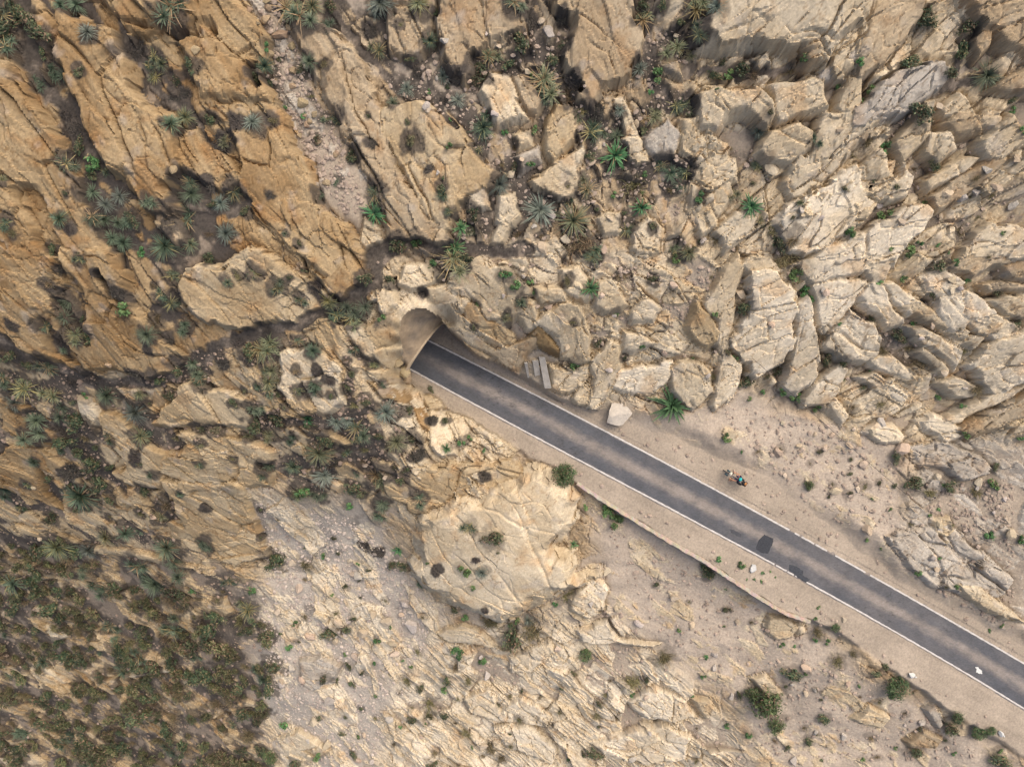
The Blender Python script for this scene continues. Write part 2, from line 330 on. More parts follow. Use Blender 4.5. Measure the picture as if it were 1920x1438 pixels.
# ------------------------------------------------------------------ rock slabs and outcrops, traced one by one
# tile, palette, height (m), roughness, bedding angle, outline, colour word
SLABS = [
 ('A','o',1.6,.35,-62,[(0,325),(70,335),(120,420),(135,545),(215,640),(330,790),(360,870),(455,1010),(480,1130),(590,1330),(610,1438),(400,1438),(330,1340),(200,1050),(60,1020),(0,960)]),
 ('D','o',1.7,.35,-60,[(375,0),(640,30),(690,150),(745,300),(830,420),(900,470),(1000,540),(1035,620),(960,640),(930,670),(820,690),(740,650),(640,620),(560,640),(490,610),(430,560),(370,410),(500,400),(480,330),(480,230),(380,120)]),
 ('D','o',1.5,.40,-60,[(0,-200),(140,-60),(270,30),(310,130),(300,280),(240,340),(230,440),(250,520),(430,560),(490,610),(440,640),(320,570),(200,555),(110,500),(0,400),(-80,300),(-80,-100)]),
 ('A','o',2.0,.30,-60,[(355,170),(375,128),(455,120),(500,150),(620,195),(720,240),(740,330),(735,480),(800,560),(920,640),(975,760),(980,880),(900,1010),(990,1120),(880,1180),(780,1130),(700,1000),(600,930),(520,790),(460,640),(405,500),(330,370),(325,290)]),
 ('A','o',1.3,.40,-55,[(600,-60),(1240,-60),(1340,60),(1400,130),(1440,200),(1450,330),(1420,390),(1320,330),(1200,240),(1150,150),(1000,210),(930,160),(870,190),(760,180),(700,100)]),
 ('S','o',1.8,.35,-62,[(377,83),(417,87),(474,133),(501,157),(521,200),(541,240),(558,284),(575,300),(586,367),(614,397),(650,415),(685,470),(692,500),(672,545),(650,556),(615,540),(590,505),(560,470),(520,440),(470,400),(440,330),(455,300),(430,250),(400,230),(375,180),(360,140),(345,110)]),
 ('S','h',1.2,.45,-40,[(340,540),(350,515),(375,495),(420,500),(470,470),(520,490),(560,520),(600,545),(620,590),(560,610),(510,600),(470,612),(420,610),(375,590),(345,565)]),
 ('A','o',.8,.5,-62,[(1000,770),(1130,750),(1270,900),(1330,1000),(1200,1040),(1060,960),(990,880)]),
 ('A','o',.7,.5,-62,[(1160,200),(1300,300),(1460,560),(1480,640),(1380,600),(1280,470),(1180,330)]),
 ('A','t',.6,.4,-45,[(890,1200),(960,1180),(1010,1330),(960,1340),(900,1270)]),
 ('A','o',1.2,.4,-60,[(-60,1040),(60,1060),(200,1290),(190,1360),(280,1400),(300,1438),(60,1438),(-60,1300)]),
 ('S','t',1.2,.40,-62,[(550,50),(590,60),(640,80),(670,110),(690,150),(710,200),(720,240),(740,300),(790,380),(835,430),(830,450),(780,452),(730,440),(715,400),(700,360),(665,290),(640,240),(610,180),(580,110)]),
 ('S','h',1.0,.40,-62,[(735,205),(790,200),(840,230),(870,260),(905,310),(940,325),(900,355),(870,375),(850,400),(835,430),(800,400),(770,340),(740,280),(725,240)]),
 ('B','t',.8,.5,-65,[(250,60),(350,-30),(520,-30),(520,200),(470,280),(390,330),(280,260)]),
 ('B','t',1.6,.22,-62,[(545,-60),(740,-60),(800,120),(825,250),(750,330),(740,400),(690,450),(600,370),(560,300),(545,150)]),
 ('B','t',1.5,.30,-62,[(760,-60),(1030,-60),(1020,150),(900,220),(830,250),(790,100)]),
 ('B','t',2.4,.22,-60,[(1180,-60),(1600,-60),(1640,120),(1670,210),(1660,310),(1600,430),(1500,480),(1420,610),(1380,600),(1300,500),(1320,440),(1240,330),(1270,230),(1290,120),(1200,60)]),
 ('B','p',1.1,.3,-55,[(780,520),(830,415),(930,440),(1030,640),(870,700),(820,600)]),
 ('B','t',1.0,.3,-55,[(930,400),(1000,390),(1130,560),(1090,620),(1040,610)]),
 ('B','h',1.2,.3,-70,[(1140,740),(1200,600),(1290,620),(1320,760),(1190,910),(1150,830)]),
 ('B','p',1.0,.25,-30,[(1090,1000),(1200,920),(1330,840),(1350,870),(1320,960),(1320,1060),(1240,1105),(1120,1050)]),
 ('B','p',1.0,.3,-40,[(1580,880),(1700,850),(1725,930),(1700,1005),(1620,990),(1560,960)]),
 ('B','p',.9,.3,-60,[(1580,790),(1640,750),(1680,790),(1680,850),(1600,880)]),
 ('B','g',.9,.25,-80,[(1700,770),(1830,690),(1890,760),(1850,880),(1760,885),(1710,830)]),
 ('B','p',.9,.3,-60,[(880,1110),(960,1100),(990,1200),(930,1280),(880,1230)]),
 ('B','p',.7,.3,-60,[(850,1330),(890,1260),(930,1300),(900,1370),(850,1360)]),
 ('B','p',.9,.25,-10,[(1440,1230),(1500,1200),(1550,1210),(1550,1290),(1480,1310)]),
 ('B','p',1.0,.4,-45,[(1640,1290),(1720,1230),(1800,1290),(1790,1400),(1740,1430),(1650,1400)]),
 ('B','p',.8,.3,-65,[(1540,580),(1600,560),(1660,720),(1670,760),(1600,740)]),
 ('B','t',.9,.3,-65,[(1420,600),(1530,520),(1510,600),(1470,690),(1440,650)]),
 ('B','p',1.0,.35,-60,[(130,1240),(220,1290),(220,1360),(150,1420),(110,1350)]),
 ('B','p',.6,.3,-30,[(720,1100),(800,1050),(810,1150),(720,1165)]),
 ('B','p',.6,.3,-30,[(980,760),(1050,740),(1060,810),(1000,830)]),
 ('B','g',.6,.3,-30,[(1000,880),(1090,830),(1100,900),(1010,950)]),
 ('B','t',.8,.3,30,[(1790,360),(1880,350),(1900,430),(1810,400)]),
 ('C','p',3.0,.40,35,[(260,-60),(1050,-60),(960,150),(900,200),(820,300),(780,360),(650,350),(640,280),(400,250),(190,260),(100,260),(150,140)]),
 ('C','t',1.5,.25,40,[(1060,20),(1330,-60),(1330,60),(1290,150),(1150,330),(1000,420),(1000,280),(1030,150)]),
 ('C','g',.9,.25,45,[(820,370),(1000,230),(1010,280),(920,400),(860,440),(790,420)]),
 ('C','p',2.0,.30,-50,[(100,560),(200,500),(390,510),(470,560),(490,640),(450,700),(330,640),(220,720),(130,700)]),
 ('C','p',1.2,.40,30,[(520,480),(640,470),(720,430),(780,450),(790,600),(700,620),(560,660),(520,600)]),
 ('C','p',1.4,.35,20,[(440,850),(520,740),(640,700),(720,740),(700,840),(600,900),(480,890)]),
 ('C','p',1.0,.30,55,[(870,600),(930,470),(990,470),(990,600),(920,640)]),
 ('C','g',1.5,.25,42,[(1100,500),(1220,400),(1420,360),(1470,400),(1440,500),(1340,580),(1200,640),(1080,690),(950,690),(1000,600)]),
 ('C','p',1.1,.30,55,[(750,760),(800,650),(920,650),(940,720),(830,870),(720,880)]),
 ('C','w',1.5,.30,45,[(560,1330),(540,1240),(620,1130),(720,1100),(800,1050),(960,930),(980,1050),(1050,1130),(980,1230),(850,1340),(700,1410),(620,1380)]),
 ('C','p',.9,.3,30,[(1000,950),(1100,920),(1170,910),(1160,990),(1050,1030),(980,1050)]),
 ('C','p',1.0,.3,30,[(1080,1050),(1200,1010),(1220,900),(1270,1010),(1250,1080),(1170,1110),(1090,1110)]),
 ('C','w',1.3,.35,32,[(740,1460),(850,1360),(1050,1290),(1180,1210),(1300,1150),(1390,1190),(1320,1320),(1200,1420),(1190,1460)]),
 ('C','t',2.2,.35,20,[(1590,-60),(1980,-60),(1980,60),(1780,160),(1700,160),(1620,60)]),
 ('C','t',1.8,.35,40,[(1780,200),(1880,130),(1980,110),(1980,360),(1850,280),(1800,250)]),
 ('C','p',1.4,.30,30,[(1690,790),(1830,660),(1900,790),(1830,850),(1760,910),(1690,850)]),
 ('C','t',1.0,.3,10,[(1490,690),(1550,640),(1640,650),(1650,730),(1520,750)]),
 ('C','t',.7,.3,10,[(1660,680),(1710,640),(1770,660),(1750,710),(1690,710)]),
 ('C','p',.8,.3,35,[(1400,990),(1500,930),(1560,900),(1640,900),(1540,980),(1420,1050)]),
 ('C','p',1.4,.3,38,[(1560,1460),(1650,1330),(1740,1260),(1980,1300),(1980,1460)]),
 ('C','t',1.2,.35,30,[(1760,490),(1980,350),(1980,500),(1830,510)]),
 ('C','p',.8,.3,35,[(1480,600),(1560,540),(1600,580),(1640,640),(1490,640)]),
 ('C','p',.8,.4,-20,[(60,960),(130,880),(270,900),(290,1000),(200,1050),(90,1010)]),
 ('C','p',.7,.35,-60,[(130,1080),(240,1020),(270,1100),(200,1200),(150,1160)]),
 ('C','p',.8,.3,20,[(210,1290),(300,1210),(400,1230),(340,1330),(260,1390)]),
 ('C','p',.8,.3,70,[(1370,850),(1390,760),(1490,760),(1520,830),(1430,900)]),
 ('C','w',.6,.25,40,[(1010,1050),(1060,1050),(1060,1110),(1000,1090)]),
 ('C','t',1.0,.3,60,[(1600,200),(1720,180),(1700,260),(1660,300)]),
 ('F','w',1.6,.28,22,[(310,420),(390,250),(370,130),(450,100),(540,120),(610,200),(640,320),(620,460),(580,560),(470,630),(390,690),(370,600),(300,520),(260,450)]),
 ('F','w',1.2,.25,60,[(640,320),(700,270),(745,330),(755,480),(760,600),(720,700),(640,740),(570,710),(600,580),(640,460)]),
 ('F','p',.9,.3,60,[(150,240),(230,90),(300,20),(330,100),(300,180),(280,310),(220,330),(160,300)]),
 ('F','p',.8,.3,20,[(350,50),(400,0),(480,10),(520,80),(400,110)]),
 ('F','w',1.4,.35,-40,[(800,490),(870,410),(950,320),(1060,400),(1110,450),(1060,560),(990,600),(880,570),(810,520)]),
 ('F','w',.7,.25,45,[(740,180),(1010,150),(1020,180),(950,260),(860,370),(800,440),(770,380),(760,280)]),
 ('F','w',.9,.3,30,[(690,30),(850,0),(1150,0),(1000,90),(880,120),(760,160),(690,110)]),
 ('F','w',1.0,.35,-50,[(990,250),(1080,160),(1130,190),(1200,310),(1220,360),(1140,390),(1090,330)]),
 ('F','w',.9,.3,-40,[(1140,170),(1200,170),(1330,260),(1250,310),(1180,260)]),
 ('F','p',.9,.3,-30,[(1250,300),(1360,270),(1500,360),(1580,400),(1540,440),(1400,390)]),
 ('F','w',.8,.35,-30,[(1360,130),(1460,80),(1560,150),(1540,220),(1420,240),(1380,180)]),
 ('F','w',.9,.3,-40,[(1440,260),(1560,220),(1600,350),(1540,430),(1440,340)]),
 ('F','w',.9,.3,-60,[(1580,330),(1600,220),(1680,250),(1750,330),(1690,370),(1600,360)]),
 ('F','w',.9,.3,-20,[(1600,370),(1760,330),(1880,400),(1850,450),(1770,470),(1680,420)]),
 ('F','w',1.6,.3,25,[(1610,620),(1700,520),(1800,480),(1980,430),(1980,680),(1830,740),(1760,780),(1690,720),(1650,650)]),
 ('F','p',1.0,.3,-10,[(1450,720),(1540,690),(1640,730),(1620,780),(1520,780)]),
 ('F','t',1.8,.3,30,[(1580,970),(1620,930),(1750,870),(1980,740),(1980,880),(1760,970),(1640,1015)]),
 ('F','p',1.1,.35,28,[(1500,900),(1640,820),(1800,760),(1917,700),(1930,735),(1750,840),(1600,910),(1540,930)]),
 ('F','t',1.2,.25,30,[(1520,60),(1620,0),(1800,0),(1810,60),(1720,70),(1640,120)]),
 ('F','t',1.0,.25,30,[(1810,60),(1900,20),(1980,10),(1980,130),(1830,120)]),
 ('F','t',.8,.25,0,[(1730,160),(1800,145),(1910,165),(1890,190),(1760,195)]),
 ('F','p',.9,.25,0,[(1740,260),(1830,230),(1980,260),(1980,340),(1820,330)]),
 ('F','p',.7,.3,-40,[(1340,570),(1380,540),(1470,620),(1450,660),(1400,630)]),
 ('F','w',.9,.4,-35,[(1270,420),(1380,420),(1530,520),(1500,620),(1440,560),(1350,510)]),
 ('F','w',.7,.4,-35,[(1050,590),(1180,570),(1300,680),(1240,690),(1110,640)]),
 ('F','w',1.0,.35,45,[(690,790),(740,720),(860,630),(910,660),(860,760),(800,820),(690,830)]),
 ('F','w',1.1,.3,65,[(170,810),(200,640),(230,560),(320,620),(310,720),(260,800),(200,840)]),
 ('F','h',1.0,.35,-55,[(40,390),(90,260),(150,330),(220,450),(130,500),(70,450)]),
 ('F','p',1.2,.35,-70,[(-60,660),(0,600),(60,600),(150,650),(150,760),(60,840),(0,820),(-40,760)]),
 ('F','w',.8,.25,-15,[(1040,990),(1100,950),(1180,960),(1220,1010),(1190,1040),(1100,1030)]),
 ('F','w',.9,.3,-20,[(1340,930),(1420,900),(1540,950),(1550,1000),(1460,1040),(1380,980)]),
 ('F','w',.7,.45,-35,[(1020,700),(1100,680),(1240,760),(1200,810),(1110,760)]),
 ('F','w',.6,.5,-50,[(800,840),(850,800),(910,880),(880,930)]),
 ('F','g',.7,.5,-20,[(1290,1080),(1450,1050),(1650,1130),(1700,1200),(1560,1260),(1480,1200),(1350,1190)]),
 ('E','p',1.1,.25,-50,[(620,100),(740,20),(790,0),(830,60),(920,60),(980,120),(1060,190),(1050,230),(960,260),(900,330),(820,340),(760,240),(640,180)]),
 ('E','h',1.0,.3,-55,[(680,250),(760,280),(830,360),(900,380),(970,490),(880,510),(800,440),(720,410)]),
 ('E','p',1.6,.3,-60,[(1090,390),(1210,280),(1340,290),(1390,430),(1390,570),(1330,600),(1240,560),(1200,470)]),
 ('E','b',1.0,.35,-45,[(1075,455),(1108,400),(1232,522),(1200,552),(1090,495)]),
 ('E','p',.8,.25,-60,[(990,340),(1060,330),(1080,400),(1040,410)]),
 ('E','p',1.2,.3,0,[(1180,620),(1260,640),(1390,620),(1360,700),(1300,750),(1240,770),(1185,740)]),
 ('E','p',1.3,.3,50,[(1400,610),(1500,490),(1560,520),(1570,640),(1530,720),(1460,820),(1420,865),(1385,830),(1420,700)]),
 ('E','p',.8,.3,60,[(1310,800),(1340,730),(1390,760),(1380,830),(1330,830)]),
 ('E','w',1.3,.25,15,[(1540,740),(1570,650),(1700,620),(1840,600),(1840,680),(1760,760),(1640,775)]),
 ('E','p',1.0,.3,-30,[(1640,320),(1700,230),(1780,290),(1750,370),(1640,370)]),
 ('E','p',1.1,.3,-40,[(1430,270),(1450,160),(1520,140),(1600,270),(1560,300),(1480,310)]),
 ('E','p',.9,.3,10,[(1600,430),(1680,440),(1740,490),(1640,540),(1590,520)]),
 ('E','p',.7,.35,-60,[(200,170),(290,160),(300,270),(240,330),(210,290)]),
 ('E','h',.8,.35,-60,[(140,420),(240,340),(310,370),(310,460),(220,520),(200,560),(160,520)]),
 ('E','p',.8,.3,-55,[(20,410),(110,400),(190,500),(160,570),(110,540)]),
 ('E','h',.8,.35,-70,[(190,560),(310,500),(330,680),(260,640)]),
 ('E','h',.9,.35,-10,[(150,650),(270,640),(320,720),(230,720)]),
 ('E','o',.9,.35,-40,[(180,725),(300,740),(370,800),(350,830),(250,800)]),
 ('E','o',.7,.3,-50,[(400,860),(470,860),(490,970),(430,940)]),
 ('E','p',.9,.35,-60,[(500,880),(590,900),(640,1040),(640,1110),(560,1110),(500,1060)]),
 ('E','p',.9,.3,-60,[(600,890),(680,870),(710,960),(690,1040),(640,1020),(600,940)]),
 ('E','p',.8,.35,-45,[(700,870),(830,950),(830,1020),(760,990),(700,930)]),
 ('E','p',.7,.35,-50,[(840,1000),(900,1000),(970,1090),(930,1110),(870,1090)]),
 ('E','h',.7,.4,-30,[(470,790),(550,770),(580,840),(500,860)]),
 ('E','p',.7,.35,-50,[(330,150),(360,60),(480,40),(560,110),(480,170),(400,180)]),
 ('E','p',.6,.35,-20,[(490,185),(620,160),(645,255),(570,275),(510,240)]),
 ('S','p',2.6,-.04,-45,[(775,1010),(790,960),(870,930),(940,900),(1010,870),(1060,895),(1085,935),(1080,985),(1045,1030),(1085,1035),(1075,1075),(1125,1060),(1130,1085),(1080,1110),(1000,1145),(945,1175),(880,1150),(820,1130),(775,1085),(765,1060),(780,1040)]),
 ('E','p',1.0,.3,-35,[(560,300),(640,275),(700,400),(800,470),(880,520),(830,545),(700,480),(600,400)]),
 ('E','t',.9,.15,-25,[(880,525),(1000,490),(1080,440),(1085,500),(1030,560),(985,640),(900,595),(835,550)]),
 ('E','t',.8,.3,-30,[(620,440),(700,490),(820,550),(790,580),(690,540),(600,470)]),
 ('E','p',1.0,.35,-40,[(900,250),(1000,240),(1080,260),(1100,380),(1000,330),(930,400),(870,370)]),
 ('E','p',.8,.35,-20,[(1100,180),(1230,190),(1250,250),(1130,270)]),
 ('E','p',.8,.35,-30,[(1240,80),(1330,70),(1420,200),(1350,240),(1260,190)]),
 ('C','p',1.0,.4,40,[(690,850),(830,880),(960,700),(1080,700),(1000,800),(900,900),(780,1030),(640,1090),(600,1000)]),
 ('C','p',.9,.4,30,[(1200,800),(1330,620),(1400,600),(1370,760),(1250,880)]),
 ('C','t',.9,.4,30,[(1430,1080),(1560,1000),(1700,900),(1780,930),(1640,1060),(1480,1150)]),
 ('C','p',.8,.4,-50,[(0,700),(80,690),(100,860),(60,900),(0,840)]),
 ('C','p',.8,.4,-60,[(60,1060),(140,1090),(180,1250),(100,1290),(40,1180)]),
 ('F','w',.8,.35,-30,[(1010,0),(1180,20),(1130,120),(1060,140)]),
 ('F','p',.8,.35,60,[(220,340),(290,320),(270,430),(250,540),(200,470)]),
 ('S','h',1.2,.40,-20,[(700,860),(760,880),(900,870),(960,860),(985,900),(930,925),(870,935),(790,960),(740,930)]),
 ('H','w',.7,.4,-20,[(1350,680),(1500,640),(1560,720),(1760,740),(1700,760),(1500,750),(1370,740)]),
 ('H','p',.8,.3,-15,[(560,690),(680,640),(800,700),(850,770),(720,750),(590,730)]),
 ('H','w',.8,.45,-40,[(1290,480),(1440,380),(1490,440),(1460,560),(1380,600),(1300,560)]),
 ('H','w',.7,.5,-42,[(960,820),(1150,740),(1180,800),(1060,900),(960,900)]),
 ('H','w',.8,.5,-42,[(700,1060),(840,1000),(900,1110),(1000,1040),(1150,1150),(1120,1200),(900,1180),(760,1150)]),
 ('H','w',.8,.45,-42,[(1600,1060),(1760,1000),(1917,1060),(1980,1160),(1860,1180),(1700,1160)]),
 ('H','w',.9,.45,-30,[(1430,1300),(1640,1240),(1800,1200),(1940,1280),(1900,1400),(1700,1420),(1500,1370)]),
 ('H','w',.8,.5,-45,[(880,1230),(1040,1210),(1200,1330),(1170,1420),(1040,1360),(930,1320)]),
 ('I','p',.9,.25,-15,[(470,650),(500,600),(580,610),(640,650),(600,700),(530,715),(480,690)]),
 ('I','p',.6,.25,-15,[(640,640),(680,640),(690,680),(650,695)]),
 ('I','p',.6,.3,-10,[(980,1170),(1060,1110),(1150,1160),(1110,1220),(1020,1200)]),
 ('I','g',.7,.25,-60,[(1370,1130),(1420,1100),(1450,1180),(1430,1210)]),
 ('I','p',.9,.3,0,[(1420,60),(1500,50),(1520,110),(1470,140),(1420,110)]),
 ('I','t',.7,.4,-50,[(1270,1300),(1350,1240),(1440,1290),(1400,1330),(1300,1330)]),
 ('I','g',.6,.5,-40,[(1180,150),(1350,110),(1500,90),(1680,240),(1850,380),(1780,480),(1600,460),(1400,420),(1250,270)]),
 ('I','p',.8,.4,-35,[(1560,420),(1700,440),(1850,560),(1917,620),(1800,600),(1650,520)]),
 ('I','p',.7,.4,-40,[(60,1060),(150,1060),(190,1130),(120,1160)]),
 ('I','p',.8,.4,-20,[(390,950),(470,930),(550,1020),(480,1040)]),
 ('D','h',1.3,.35,-50,[(890,920),(1050,720),(1150,760),(1380,800),(1380,950),(1100,940),(900,945)]),
 ('D','p',1.0,.40,-55,[(1580,560),(1760,520),(1900,640),(1917,820),(1800,885),(1680,850),(1570,760)]),
 ('D','h',1.0,.5,-20,[(900,1130),(1050,1080),(1300,1120),(1290,1250),(1160,1275),(920,1210)]),
 ('D','h',1.1,.35,-45,[(650,1050),(760,1040),(900,1120),(890,1290),(740,1280),(600,1220),(720,1180)]),
 ('D','h',.9,.4,-52,[(580,900),(660,920),(760,1000),(800,1130),(700,1140),(600,1040)]),
 ('D','p',.9,.3,-60,[(440,810),(500,820),(560,900),(520,980),(460,890)]),
 ('D','o',1.3,.35,-40,[(-60,1200),(60,1080),(250,1100),(350,1180),(340,1270),(200,1200),(250,1330),(380,1430),(100,1330),(-60,1280)]),
 ('D','p',.8,.35,-45,[(640,720),(740,730),(800,800),(750,830)]),
 ('S','h',1.4,.5,-35,[(310,905),(460,905),(470,960),(490,1010),(495,1040),(440,1060),(400,1050),(350,1000),(330,960)]),
 ('D','h',.8,.4,-45,[(1680,930),(1740,940),(1900,1030),(1880,1050),(1740,990)]),
 ('D','p',.8,.4,-25,[(1700,1240),(1800,1240),(1890,1280),(1880,1320),(1780,1280)]),
 ('D','h',.7,.4,-20,[(640,1320),(760,1310),(800,1400),(680,1400)]),
 ('D','h',1.0,.5,-40,[(1000,1010),(1130,1000),(1380,1050),(1500,1090),(1480,1260),(1330,1280),(1310,1130),(1120,1080)]),
 ('D','h',.8,.4,-50,[(1330,560),(1400,560),(1480,720),(1500,800),(1440,780)]),
 ('D','o',1.0,.45,-45,[(30,830),(150,860),(300,960),(370,1010),(180,1060),(40,960)]),
 ('G','h',1.0,.3,-35,[(900,500),(1040,490),(1100,580),(1140,690),(1110,720),(1000,630),(920,570)]),
 ('G','h',1.0,.35,-30,[(1050,500),(1250,500),(1290,570),(1240,620),(1120,560)]),
 ('G','p',.9,.35,-35,[(250,400),(330,400),(400,480),(330,470)]),
 ('G','p',1.1,.35,-40,[(250,640),(340,650),(370,700),(300,740)]),
 ('G','h',.9,.35,-35,[(700,460),(780,460),(820,530),(740,520)]),
 ('G','p',1.2,.4,-30,[(140,840),(260,880),(370,960),(270,970),(190,920)]),
 ('G','p',.9,.4,-20,[(0,1290),(90,1330),(240,1400),(230,1460),(60,1440),(0,1380)]),
 ('G','h',1.0,.35,-28,[(0,250),(180,300),(420,330),(560,400),(400,380),(160,330),(0,290)]),
 ('G','h',1.2,.35,-25,[(560,200),(800,230),(1000,290),(1150,320),(1000,320),(760,270),(560,240)]),
 ('G','h',.9,.4,-25,[(100,80),(260,110),(480,190),(260,170),(120,120)]),
 ('G','p',.9,.4,-20,[(700,920),(940,880),(960,905),(720,945)]),
 ('G','g',.9,.35,-20,[(1690,850),(1790,830),(1900,880),(1860,960),(1760,1000),(1700,960)]),
 ('G','p',.8,.35,-20,[(1560,1290),(1680,1240),(1830,1340),(1760,1400),(1640,1390)]),
 ('G','h',1.1,.5,-30,[(1000,20),(1250,-20),(1340,60),(1460,160),(1480,250),(1360,300),(1230,260),(1290,160),(1150,110)]),
]
SPUR = [i for i, q_ in enumerate(SLABS) if q_[3] < 0][0]
# ---- where each outcrop sits in the picture, for its label
SLABINFO = []
SOFTSOIL = []
for k, (t, pal, h, rough, ang, poly) in enumerate(SLABS):
    spur = k == SPUR
    grow = .38 if (t in 'AD' or k in (5, 6, 11, 12)) and pal in 'oht' else (.34 if t in 'CF' else .24)
    h = (.28 + .36 * h if grow > .3 else .24 + .32 * h) if not spur else 1.9
    rough = .20 + .85 * rough + (.16 if pal == 'o' else 0)
    pts = [px(t, *p) for p in poly]
    uu = np.array([p[0] for p in pts]); vv = np.array([p[1] for p in pts])
    xs, ys, zs = at(uu, vv, h * .7)
    size = math.sqrt(abs(np.sum(xs * np.roll(ys, -1) - ys * np.roll(xs, -1))) / 2)
    gs = 1 + grow / max(size, .8) * 1.9
    xs = xs.mean() + (xs - xs.mean()) * gs; ys = ys.mean() + (ys - ys.mean()) * gs
    w = window(xs, ys, 1.4)
    x, y = X[w], Y[w]
    if x.size == 0:
        SLABINFO.append(None); continue
    f1, f2, r1, r2, r3, _, _ = voro(x / .8 + fbm(x, y, 2, 5) * .3, y / .8, 900 + k)
    size = math.sqrt(abs(np.sum(xs * np.roll(ys, -1) - ys * np.roll(xs, -1))) / 2)
    wa = min(1.0, size / 5)
    wx = x + wa * (.34 * (r1 - .5) + .30 * fbm(x * .8, y * .8, 3, 950 + k))
    wy = y + wa * (.34 * (r2 - .5) + .30 * fbm(x * .8 + 40, y * .8, 3, 951 + k))
    d = sdist(wx, wy, xs, ys)
    bs = base(xs, ys)
    A = np.stack([np.ones(len(xs)), xs, ys], 1)
    cf, *_ = np.linalg.lstsq(A, bs, rcond=None)
    plane = cf[0] + cf[1] * x + cf[2] * y
    b = B0[w] + .55 * fbm(x * .16, y * .16, 3, 3)
    zm = .45 * b + .55 * plane
    nz = .5 + .7 * fbm(x * .5, y * .5, 2, 970 + k)
    ww = .22 + .30 * h * np.clip(nz, 0, 1) ** 2 * 2.0
    if spur: ww = .8 + 1.5 * np.clip(nz, 0, 1)
    prof = np.clip((d + .04) / ww, 0, 1)
    prof = 1 - (1 - prof) ** 1.35
    r, tone, st = rock(x, y, ang, 2000 + 37 * k, max(.7, min(1.6, size / 4)), .75)
    dome = (.06 if not spur else .25) * h * np.clip(d / (size * .35), 0, 1)
    z = zm - .25 + (h + .25) * prof + dome + r * rough * np.clip(d / .5, .15, 1)
    dig = np.where((d < 0) & (LAB[w] < 0), .24 * np.exp(d / .18), 0) * (1 - CORRM[w])
    H[w] = H[w] - dig
    ok = (d > -.04) & (z > H[w] - .12) & (CORRM[w] < .6)
    rc = rockcol(pal, x, y, tone, st, 2000 + 37 * k) * (.94 + .12 * rnd.random())
    Hs = H[w]; Hs[ok] = z[ok]; H[w] = Hs
    Cs = C[w]; Cs[ok] = rc[ok]; C[w] = Cs
    Rs = ROCKY[w]; Rs[ok] = 1; ROCKY[w] = Rs
    Ls = LAB[w]; Ls[ok] = k; LAB[w] = Ls
    SLABINFO.append((float(uu.mean()), float(vv.mean()), size, pal))

# dark earth in clefts and along ledges where plants root, plus one painted shadow
CLEFTS = [([(700,480),(760,462),(830,470),(900,466),(990,472)],26),([(330,700),(400,660),(470,628),(560,606),(640,580),(700,540),(702,490)],22),
 ([(-60,640),(0,645),(60,690),(130,702),(200,720),(280,715),(340,705)],26),([(35,-40),(50,60),(60,130),(110,200),(150,260),(170,320),(185,380),(210,425)],26),
 ([(230,45),(250,100),(290,170),(340,205)],15),([(1210,10),(1226,90),(1222,150),(1250,200)],24),([(1000,20),(1010,80),(1040,120),(985,112)],18),
 ([(890,112),(960,132),(1040,150),(1080,182)],20),([(1815,60),(1800,110),(1775,165),(1850,140)],18),([(1310,132),(1380,136),(1450,132),(1482,122)],15),  # middle line is shadow by the top right overhang, painted as dark ground
 ([(165,335),(190,400),(220,450),(270,470),(330,482)],24),([(340,330),(352,380),(420,392),(462,380)],18),
 ([(40,772),(110,800),(160,832),(200,885),(240,920)],22),([(490,872),(560,880),(640,862),(700,850)],20),([(500,782),(560,800),(640,792),(690,770)],18),
 ([(620,20),(650,60),(700,110),(730,150),(770,190)],16),([(800,130),(820,200),(850,230)],14),([(320,130),(340,200),(380,240),(420,280)],12),([(480,130),(500,170)],12),
 ([(1130,240),(1160,280),(1180,320),(1130,320)],20),([(1190,330),(1240,310),(1290,330)],16),([(120,560),(150,600),(170,640)],20),([(210,520),(230,570)],14)]
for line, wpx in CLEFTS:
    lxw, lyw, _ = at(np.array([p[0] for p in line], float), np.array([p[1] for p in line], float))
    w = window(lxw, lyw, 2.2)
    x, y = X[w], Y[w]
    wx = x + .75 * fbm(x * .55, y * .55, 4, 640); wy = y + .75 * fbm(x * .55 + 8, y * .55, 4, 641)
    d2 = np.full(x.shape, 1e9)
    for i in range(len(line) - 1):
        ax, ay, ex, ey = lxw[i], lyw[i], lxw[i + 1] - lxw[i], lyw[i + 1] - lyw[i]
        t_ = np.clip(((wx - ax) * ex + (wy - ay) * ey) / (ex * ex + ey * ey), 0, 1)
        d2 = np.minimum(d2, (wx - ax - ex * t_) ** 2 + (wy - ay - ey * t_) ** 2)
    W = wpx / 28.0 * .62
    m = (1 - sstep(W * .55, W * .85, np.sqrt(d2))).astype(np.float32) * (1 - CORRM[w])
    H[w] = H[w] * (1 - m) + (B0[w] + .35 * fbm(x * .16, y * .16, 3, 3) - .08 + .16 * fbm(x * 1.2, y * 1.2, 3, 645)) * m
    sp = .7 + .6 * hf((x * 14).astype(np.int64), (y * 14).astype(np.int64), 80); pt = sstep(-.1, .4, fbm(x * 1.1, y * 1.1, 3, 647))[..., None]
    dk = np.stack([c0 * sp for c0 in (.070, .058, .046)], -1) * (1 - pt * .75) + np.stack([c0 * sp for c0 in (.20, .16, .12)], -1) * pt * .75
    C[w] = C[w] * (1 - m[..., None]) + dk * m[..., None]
    ROCKY[w] = ROCKY[w] * (1 - m); sub = LAB[w]; sub[m > .5] = -1; LAB[w] = sub

